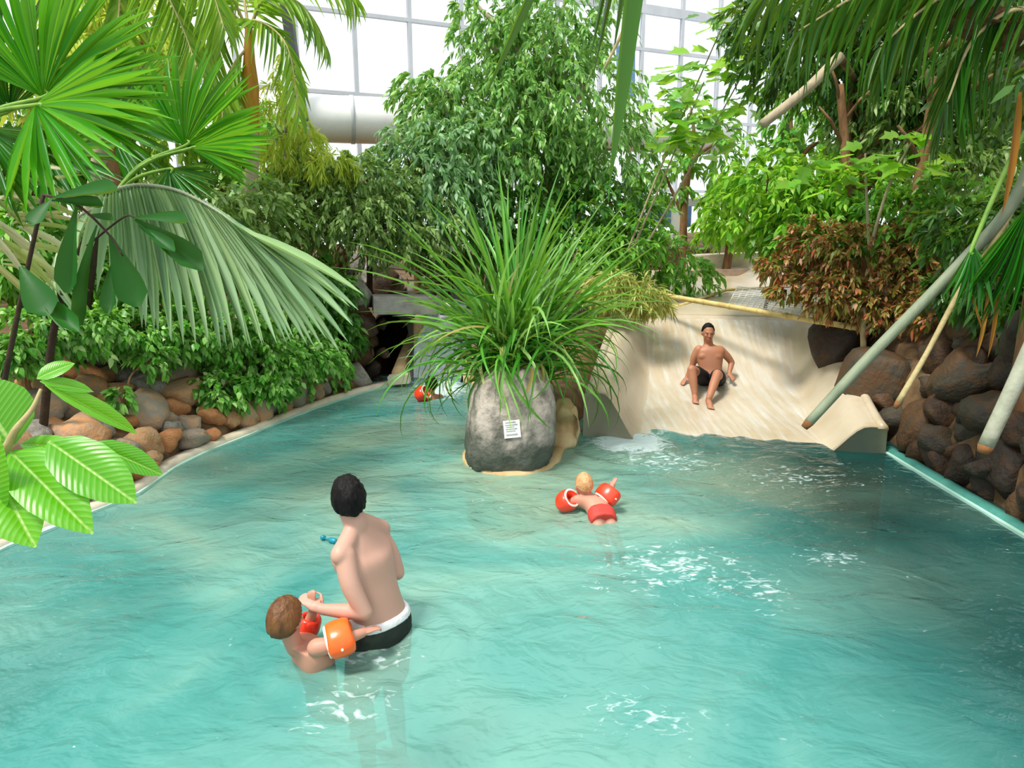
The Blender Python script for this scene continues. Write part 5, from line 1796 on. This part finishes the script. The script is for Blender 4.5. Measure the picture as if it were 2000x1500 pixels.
# ---- tall man standing in the pool, seen from behind
hipc = np.array([-0.735, 3.47, -0.03])
pm = thing('person', (hipc[0], hipc[1], -0.9), 'dark haired man in dark trunks with white waistband standing in the pool', 'person')
fm_ = nrm(np.array([-0.76, 0.65, 0])); rm_ = nrm(np.array([0.65, 0.76, 0]))      # facing, his right
headc = at(681, 977, 3.52)
neckb = at(694, 1030, 3.50)
shL = at(664, 1084, 3.34); shR = at(744, 1034, 3.66)
chest = at(708, 1085, 3.49); waist = at(733, 1165, 3.47); hip = at(741, 1212, 3.47)
b = Body()
fl = nrm(fm_ + Zu * .1)
b.loft([(hip - [0, 0, .14], rm_ * .150, fl * .105), (hip, rm_ * .165, fl * .115), (waist, rm_ * .142, fl * .100), ((waist + chest) / 2, rm_ * .150, fl * .105), (chest, rm_ * .172, fl * .115),
        ((shL + shR) / 2 + [0, 0, -.02], rm_ * .165, fl * .088), ((shL + shR) / 2 + [0, 0, .035], rm_ * .10, fl * .062), (neckb + [0, 0, .015], rm_ * .062, fl * .058)])
b.limb([neckb - [0, 0, .03], neckb + [0, 0, .03], headc - [0, 0, .05]], [.068, .062, .060])
faceM = nrm(np.array([-0.35, 0.93, -0.12]))
upM = nrm(headc - neckb + np.array([0, 0, .2]))
b.head(headc, faceM, upM, 1.0)
elL = at(712, 1196, 3.28); wrL = at(628, 1190, 3.33)
b.limb([shL + [0.02, 0.02, -.01], shL * .5 + elL * .5 + [-.005, -.01, 0], elL], [.056, .052, .042])
b.limb([elL, elL * .6 + wrL * .4, wrL], [.042, .042, .028])
elR = at(776, 1118, 3.62); wrR = elR + np.array([-.17, .16, .04])
b.limb([shR + [-.02, -.02, -.01], shR * .5 + elR * .5, elR], [.055, .050, .042])
b.limb([elR, elR * .6 + wrR * .4, wrR], [.042, .040, .028])
b.hand(wrL, np.array([-.75, .25, .35]), np.array([.2, -.5, .8]), np.array([0, .6, .6]), 0.95, .6)
b.hand(wrR, np.array([-.8, .5, .1]), np.array([.3, .2, .9]), np.array([-.3, -.8, 0]), 0.95, .5)
for sgn in (-1, 1):
    h0 = hip + rm_ * .085 * sgn - Zu * .08; kn = hip + rm_ * .10 * sgn - Zu * .45 + fm_ * .04; an = np.array([hip[0], hip[1], -.82]) + rm_ * .11 * sgn
    b.limb([h0, (h0 + kn) / 2, kn], [.085, .075, .055]); b.limb([kn, kn * .6 + an * .4, an], [.055, .055, .036])
    b.foot(an, fm_, Zu)
if True:
    b.limb([neckb + [0, 0, .02], (neckb + shL) / 2 + [0, 0, .0], shL], [.045, .05, .05]); b.limb([neckb + [0, 0, .05], (neckb + shR) / 2 + [0, 0, .02], shR], [.045, .055, .055])
b.build('body', MATS['skin_pale'], pm, 0.0075, 8)
hair('hair', headc, faceM, upM, MATS['hair_black'], pm, 1.02, tuft=.10, seed=1, grow=1.14, nape=-.95, low=-.40)
sb = Body()
ax = nrm(waist - hip)
sb.loft([(hip - Zu * .13, rm_ * .170, fl * .130), (hip - Zu * .02, rm_ * .184, fl * .134), (hip + ax * .035, rm_ * .176, fl * .126)])
for sgn in (-1, 1):
    h0 = hip + rm_ * .088 * sgn - Zu * .08; kn = hip + rm_ * .10 * sgn - Zu * .36 + fm_ * .04
    sb.limb([h0, kn], [.108, .100])
sb.build('swim_trunks', MATS['cloth_dark'], pm, 0.009, 5)
wb = Body()
wb.loft([(hip + ax * .022, rm_ * .184, fl * .134), (hip + ax * .05, rm_ * .178, fl * .128), (hip + ax * .062, rm_ * .168, fl * .120)])
wb.build('waistband', MATS['cloth_white'], pm, 0.006, 3)

# ---- boy with orange armbands holding the man's hand
bc = at(590, 1275, 3.22)
pb_ = thing('person', (bc[0], bc[1], -0.3), 'brown haired boy with orange armbands holding the hand of the tall man', 'person')
hc = at(560, 1212, 3.2)
fb = nrm(np.array([0.72, 0.69, 0.0])); rb_ = nrm(np.array([.69, -.72, 0]))
nb_ = at(577, 1258, 3.21); s_r = at(622, 1268, 3.12); s_l = at(585, 1250, 3.34)
sc_ = (s_r + s_l) / 2
b = Body()
b.loft([(sc_ + fb * .06 - Zu * .40, rb_ * .10, fb * .075), (sc_ + fb * .05 - Zu * .25, rb_ * .10, fb * .075), (sc_ + fb * .02 - Zu * .1, rb_ * .13, fb * .09), (sc_ - Zu * .0, rb_ * .135, fb * .075), (nb_ + Zu * .0, rb_ * .05, fb * .045)])
b.limb([nb_ - Zu * .02, hc - Zu * .04], [.045, .045])
faceB = nrm(np.array([0.25, .95, .05]))
b.head(hc, faceB, np.array([0, .05, 1.0]), 0.9)
h_r = at(708, 1236, 3.22); e_r = at(672, 1250, 3.16)
b.limb([s_r - rb_ * .02, (s_r + e_r) / 2, e_r], [.045, .040, .033]); b.limb([e_r, h_r], [.033, .024])
b.hand(h_r, h_r - e_r, Zu, fb, .68, .5)
h_l = at(612, 1192, 3.36); e_l = at(602, 1222, 3.40)
b.limb([s_l, (s_l + e_l) / 2 + [0, 0, .0], e_l], [.042, .038, .032]); b.limb([e_l, h_l], [.032, .024])
b.hand(h_l, np.array([-.08, -.05, 1]), np.array([-.3, -.9, .1]), np.array([1, 0, 0]), .70, .4, .25)
for sgn in (-1, 1):
    h0 = sc_ + fb * .06 - Zu * .38 + rb_ * .05 * sgn; k0 = h0 + fb * .16 - Zu * .10; a0 = k0 + fb * .05 - Zu * .18
    b.limb([h0, k0], [.06, .042]); b.limb([k0, a0], [.042, .028]); b.foot(a0, fb, Zu, .7)
b.build('body', MATS['skin_boy'], pb_, 0.0065, 6)
hair('hair', hc, faceB, np.array([0, .05, 1.0]), MATS['hair_brown'], pb_, 1.0, tuft=.05, seed=2, grow=1.10, nape=-.55, low=-.22)
armband(pb_, at(664, 1246, 3.17), e_r - s_r, .036, .052, .135, MATS['vinyl_orange'], MATS['vinyl_white'], label='orange armband with a white seam')
armband(pb_, at(603, 1220, 3.40), h_l - s_l + np.array([0, 0, .1]), .032, .030, .10, MATS['vinyl_red'], MATS['vinyl_white'])

# ---- toddler floating with two red armbands
tc_ = at(1165, 1000, 5.1)
pt = thing('person', (tc_[0], tc_[1], -0.2), 'fair haired toddler with two red armbands floating near the slide foot', 'person')
hc = at(1140, 948, 5.25); nb_ = at(1147, 968, 5.22)
ft_ = nrm(np.array([-.15, .98, .12])); rt_ = np.array([.99, .15, 0])
hp = at(1176, 1004, 5.02)
b = Body()
mid = (nb_ + hp) / 2
pv = np.array([0, -.35, .93]); dn = np.array([0.05, .3, -1.0])
b.loft([(hp + [0.01, -.05, -.05], rt_ * .085, nrm(dn) * .07), (hp + [0, 0, -.02], rt_ * .095, nrm(dn) * .08), (mid, rt_ * .088, nrm(dn) * .072), (nb_ - [0, .02, .04], rt_ * .098, nrm(dn) * .062), (nb_ + [0, .01, 0], rt_ * .045, nrm(dn) * .04)])
b.limb([nb_, hc - Zu * .03], [.042, .042])
faceT = nrm(np.array([-.2, .97, .05]))
b.head(hc, faceT, Zu, .84)
for (su, sv, eu, ev_, hu, hv) in ((1128, 975, 1108, 985, 1095, 992), (1168, 972, 1187, 968, 1196, 948)):
    s0, e0, h0 = at(su, sv, 5.2), at(eu, ev_, 5.22), at(hu, hv, 5.28)
    b.limb([s0, e0], [.036, .030]); b.limb([e0, h0], [.030, .022]); b.hand(h0, h0 - e0, Zu, np.array([0, 1, 0]), .55, .5)
for sgn in (-1, 1):
    h0 = hp + rt_ * .05 * sgn - Zu * .04; k0 = h0 + np.array([.04, -.13, -.10]); a0 = k0 + np.array([.03, -.12, -.06])
    b.limb([h0, k0], [.055, .038]); b.limb([k0, a0], [.038, .026]); b.foot(a0, np.array([0, -.6, -.8]), np.array([0, -.7, .5]), .6)
b.build('body', MATS['skin_boy'], pt, 0.0075, 6)
hair('hair', hc, faceT, Zu, MATS['hair_fair'], pt, .86, tuft=.03, seed=3, grow=1.05, nape=-.5, low=-.2)
sb = Body()
sb.loft([(hp + [.012, -.05, -.05], rt_ * .098, nrm(dn) * .082), (hp + [0, 0, -.018], rt_ * .106, nrm(dn) * .090), (hp + [-.008, .04, .0], rt_ * .10, nrm(dn) * .084)])
sb.build('swim_trunks', MATS['cloth_red'], pt, 0.008, 4)
armband(pt, at(1108, 978, 5.2), at(1095, 992, 5.28) - at(1128, 972, 5.2), .034, .052, .12, MATS['vinyl_red'], MATS['vinyl_white'])
armband(pt, at(1187, 966, 5.2), at(1196, 948, 5.25) - at(1172, 974, 5.2), .034, .052, .13, MATS['vinyl_red'], MATS['vinyl_white'])

# ---- child far away in the channel
cc = at(838, 770, 8.95)
pc = thing('person', (cc[0], cc[1], -0.2), 'dark haired child with one red armband in the channel left of the planter', 'person')
hc = at(842, 752, 9.0); b = Body()
fc_ = nrm(np.array([-.5, .85, 0])); rc_ = np.array([fc_[1], -fc_[0], 0])
b.head(hc, fc_, Zu, .9); nb_ = hc - Zu * .12
b.limb([nb_, hc - Zu * .04], [.045, .045])
b.loft([(nb_ - Zu * .36, rc_ * .1, fc_ * .075), (nb_ - Zu * .12, rc_ * .12, fc_ * .08), (nb_ - Zu * .03, rc_ * .115, fc_ * .06), (nb_, rc_ * .05, fc_ * .045)])
for sgn in (-1, 1):
    s0 = nb_ + rc_ * .12 * sgn - Zu * .05; e0 = s0 + rc_ * .07 * sgn + fc_ * .08 - Zu * .06; h0 = e0 + fc_ * .16 + Zu * .0
    b.limb([s0, e0], [.042, .034]); b.limb([e0, h0], [.034, .024]); b.hand(h0, h0 - e0, Zu, rc_ * -sgn, .65, .5)
    if sgn < 0: ab_c, ab_a = (s0 + e0) / 2, e0 - s0
b.build('body', MATS['skin_tan'], pc, 0.009, 6)
hair('hair', hc, fc_, Zu, MATS['hair_black'], pc, .93, tuft=.05, seed=4, nape=-.5)
armband(pc, at(826, 769, 8.93), ab_a, .045, .06, .14, MATS['vinyl_red'], MATS['vinyl_white'])

# ---- man coming down the slide, facing the camera
def onslide(u, v, dz=0.0):
    """point of the slide surface seen at pixel (u, v), lifted by dz"""
    d = ray(u, v); lo, hi = 6.5, 12.0
    for _ in range(50):
        m_ = (lo + hi) / 2; p = CAM + d * (m_ / d[1])
        s = (p[0] - SO[0]) * SD[0] + (p[1] - SO[1]) * SD[1]
        if p[2] > float(slide_z(s)) + dz: lo = m_
        else: hi = m_
    return CAM + d * (lo / d[1])


seat = onslide(1389, 752, 0.0)
ps = thing('person', seat, 'man in black shorts sitting and sliding down the cream slide', 'person')
Ys = seat[1]
hips = at(1389, 737, Ys + .03)
f_s = nrm(np.array([-.12, -.98, .0])); r_s = np.array([-.99, .12, 0])     # facing camera, his right is to the left of the picture
hd = at(1383, 650, Ys + .10); nk = at(1384, 672, Ys + .12)
chs = at(1386, 700, Ys + .09)
b = Body()
b.loft([(hips - Zu * .05, r_s * .15, f_s * .105), (hips + Zu * .03, r_s * .158, f_s * .11), ((hips + chs) / 2, r_s * .145, f_s * .105), (chs, r_s * .165, f_s * .115), (chs + Zu * .10, r_s * .175, f_s * .095), (chs + Zu * .15, r_s * .11, f_s * .065), (nk + Zu * .0, r_s * .06, f_s * .055)])
for sgn in (-1, 1): b.ell(chs + f_s * .062 + r_s * .075 * sgn + Zu * .035, (.075, .045, .055))
b.limb([nk - Zu * .02, hd - Zu * .05], [.058, .054])
faceS = nrm(np.array([-.05, -.98, -.12]))
RH = b.head(hd, faceS, Zu, .98)
sR = at(1360, 683, Ys + .1); eR = at(1353, 712, Ys + .12); wR = onslide(1341, 738, .06)
sL = at(1410, 683, Ys + .1); eL = at(1429, 708, Ys + .12); wL = at(1424, 730, Ys + .02)
b.limb([sR - [-.03, 0, 0], (sR + eR) / 2, eR], [.058, .05, .04]); b.limb([eR, wR], [.040, .027]); b.hand(wR, np.array([-.5, -.6, -.35]), Zu, np.array([1, 0, 0]), .9, .3)
b.limb([sL - [.03, 0, 0], (sL + eL) / 2, eL], [.058, .05, .04]); b.limb([eL, wL], [.040, .027]); b.hand(wL, np.array([.2, -.8, -.3]), Zu, np.array([-1, 0, 0]), .9, .4)
kR = at(1351, 722, Ys - .38); aR = onslide(1357, 770, .07)
kL = at(1401, 730, Ys - .36); aL = onslide(1384, 780, .07)
hR = hips + r_s * .085 - Zu * .02; hL = hips - r_s * .085 - Zu * .02
b.limb([hR, (hR + kR) / 2, kR], [.085, .075, .056]); b.limb([kR, kR * .6 + aR * .4, aR], [.055, .055, .036]); b.foot(aR, np.array([-.15, -.9, -.1]), Zu, .95)
b.limb([hL, (hL + kL) / 2, kL], [.085, .075, .056]); b.limb([kL, kL * .6 + aL * .4, aL], [.055, .055, .036]); b.foot(aL, np.array([-.05, -.9, -.1]), Zu, .95)
b.build('body', MATS['skin_tan'], ps, 0.0085, 6)
hair('hair', hd, faceS, Zu, MATS['hair_black'], ps, .98, tuft=.06, seed=5, grow=1.07, front=.52, nape=-.5, low=-.25)
fx = RH[:, 1]; ux = RH[:, 2]; rx_ = RH[:, 0]
for sgn in (-1, 1):
    V, Fc = sphere(10, 8)
    mk('eye', V * .0065 + hd + fx * .087 + rx_ * .032 * sgn + ux * .004, Fc, MATS['eye_dark'], ps)
v, f = tube([hd + fx * .084 - ux * .056 - rx_ * .026, hd + fx * .092 - ux * .062, hd + fx * .084 - ux * .056 + rx_ * .026], [.006, .009, .006], 8); mk('mouth', v, f, MATS['lip'], ps)
sb = Body()
sb.loft([(hips - Zu * .07, r_s * .168, f_s * .122), (hips + Zu * .01, r_s * .172, f_s * .124), (hips + Zu * .055, r_s * .160, f_s * .118)])
sb.limb([hR, hR * .35 + kR * .65], [.102, .090]); sb.limb([hL, hL * .45 + kL * .55], [.102, .092])
sb.build('swim_shorts', MATS['cloth_black'], ps, 0.009, 5)

# ---- small teal toy drifting beside the tall man
p = on(646, 1055, 0.015)
ty = thing('floating_toy', p, 'small teal stick toy floating beside the tall man', 'toy')
d_ = nrm(on(660, 1058) - on(628, 1050))
c0 = on(650, 1056, .018); v, f = tube([c0 - d_ * .035, c0 - d_ * .02, c0 + d_ * .02, c0 + d_ * .035], [.012, .02, .02, .012], 12); mk('grip', v, f, MATS['plastic_teal'], ty)
c1 = on(631, 1050, .018); V, Fc = sphere(14, 10); mk('knob', V * .02 + c1, Fc, MATS['plastic_teal'], ty)
v, f = tube([c0 - d_ * .03, c1], [.006, .006], 8); mk('link', v, f, MATS['plastic_teal'], ty)
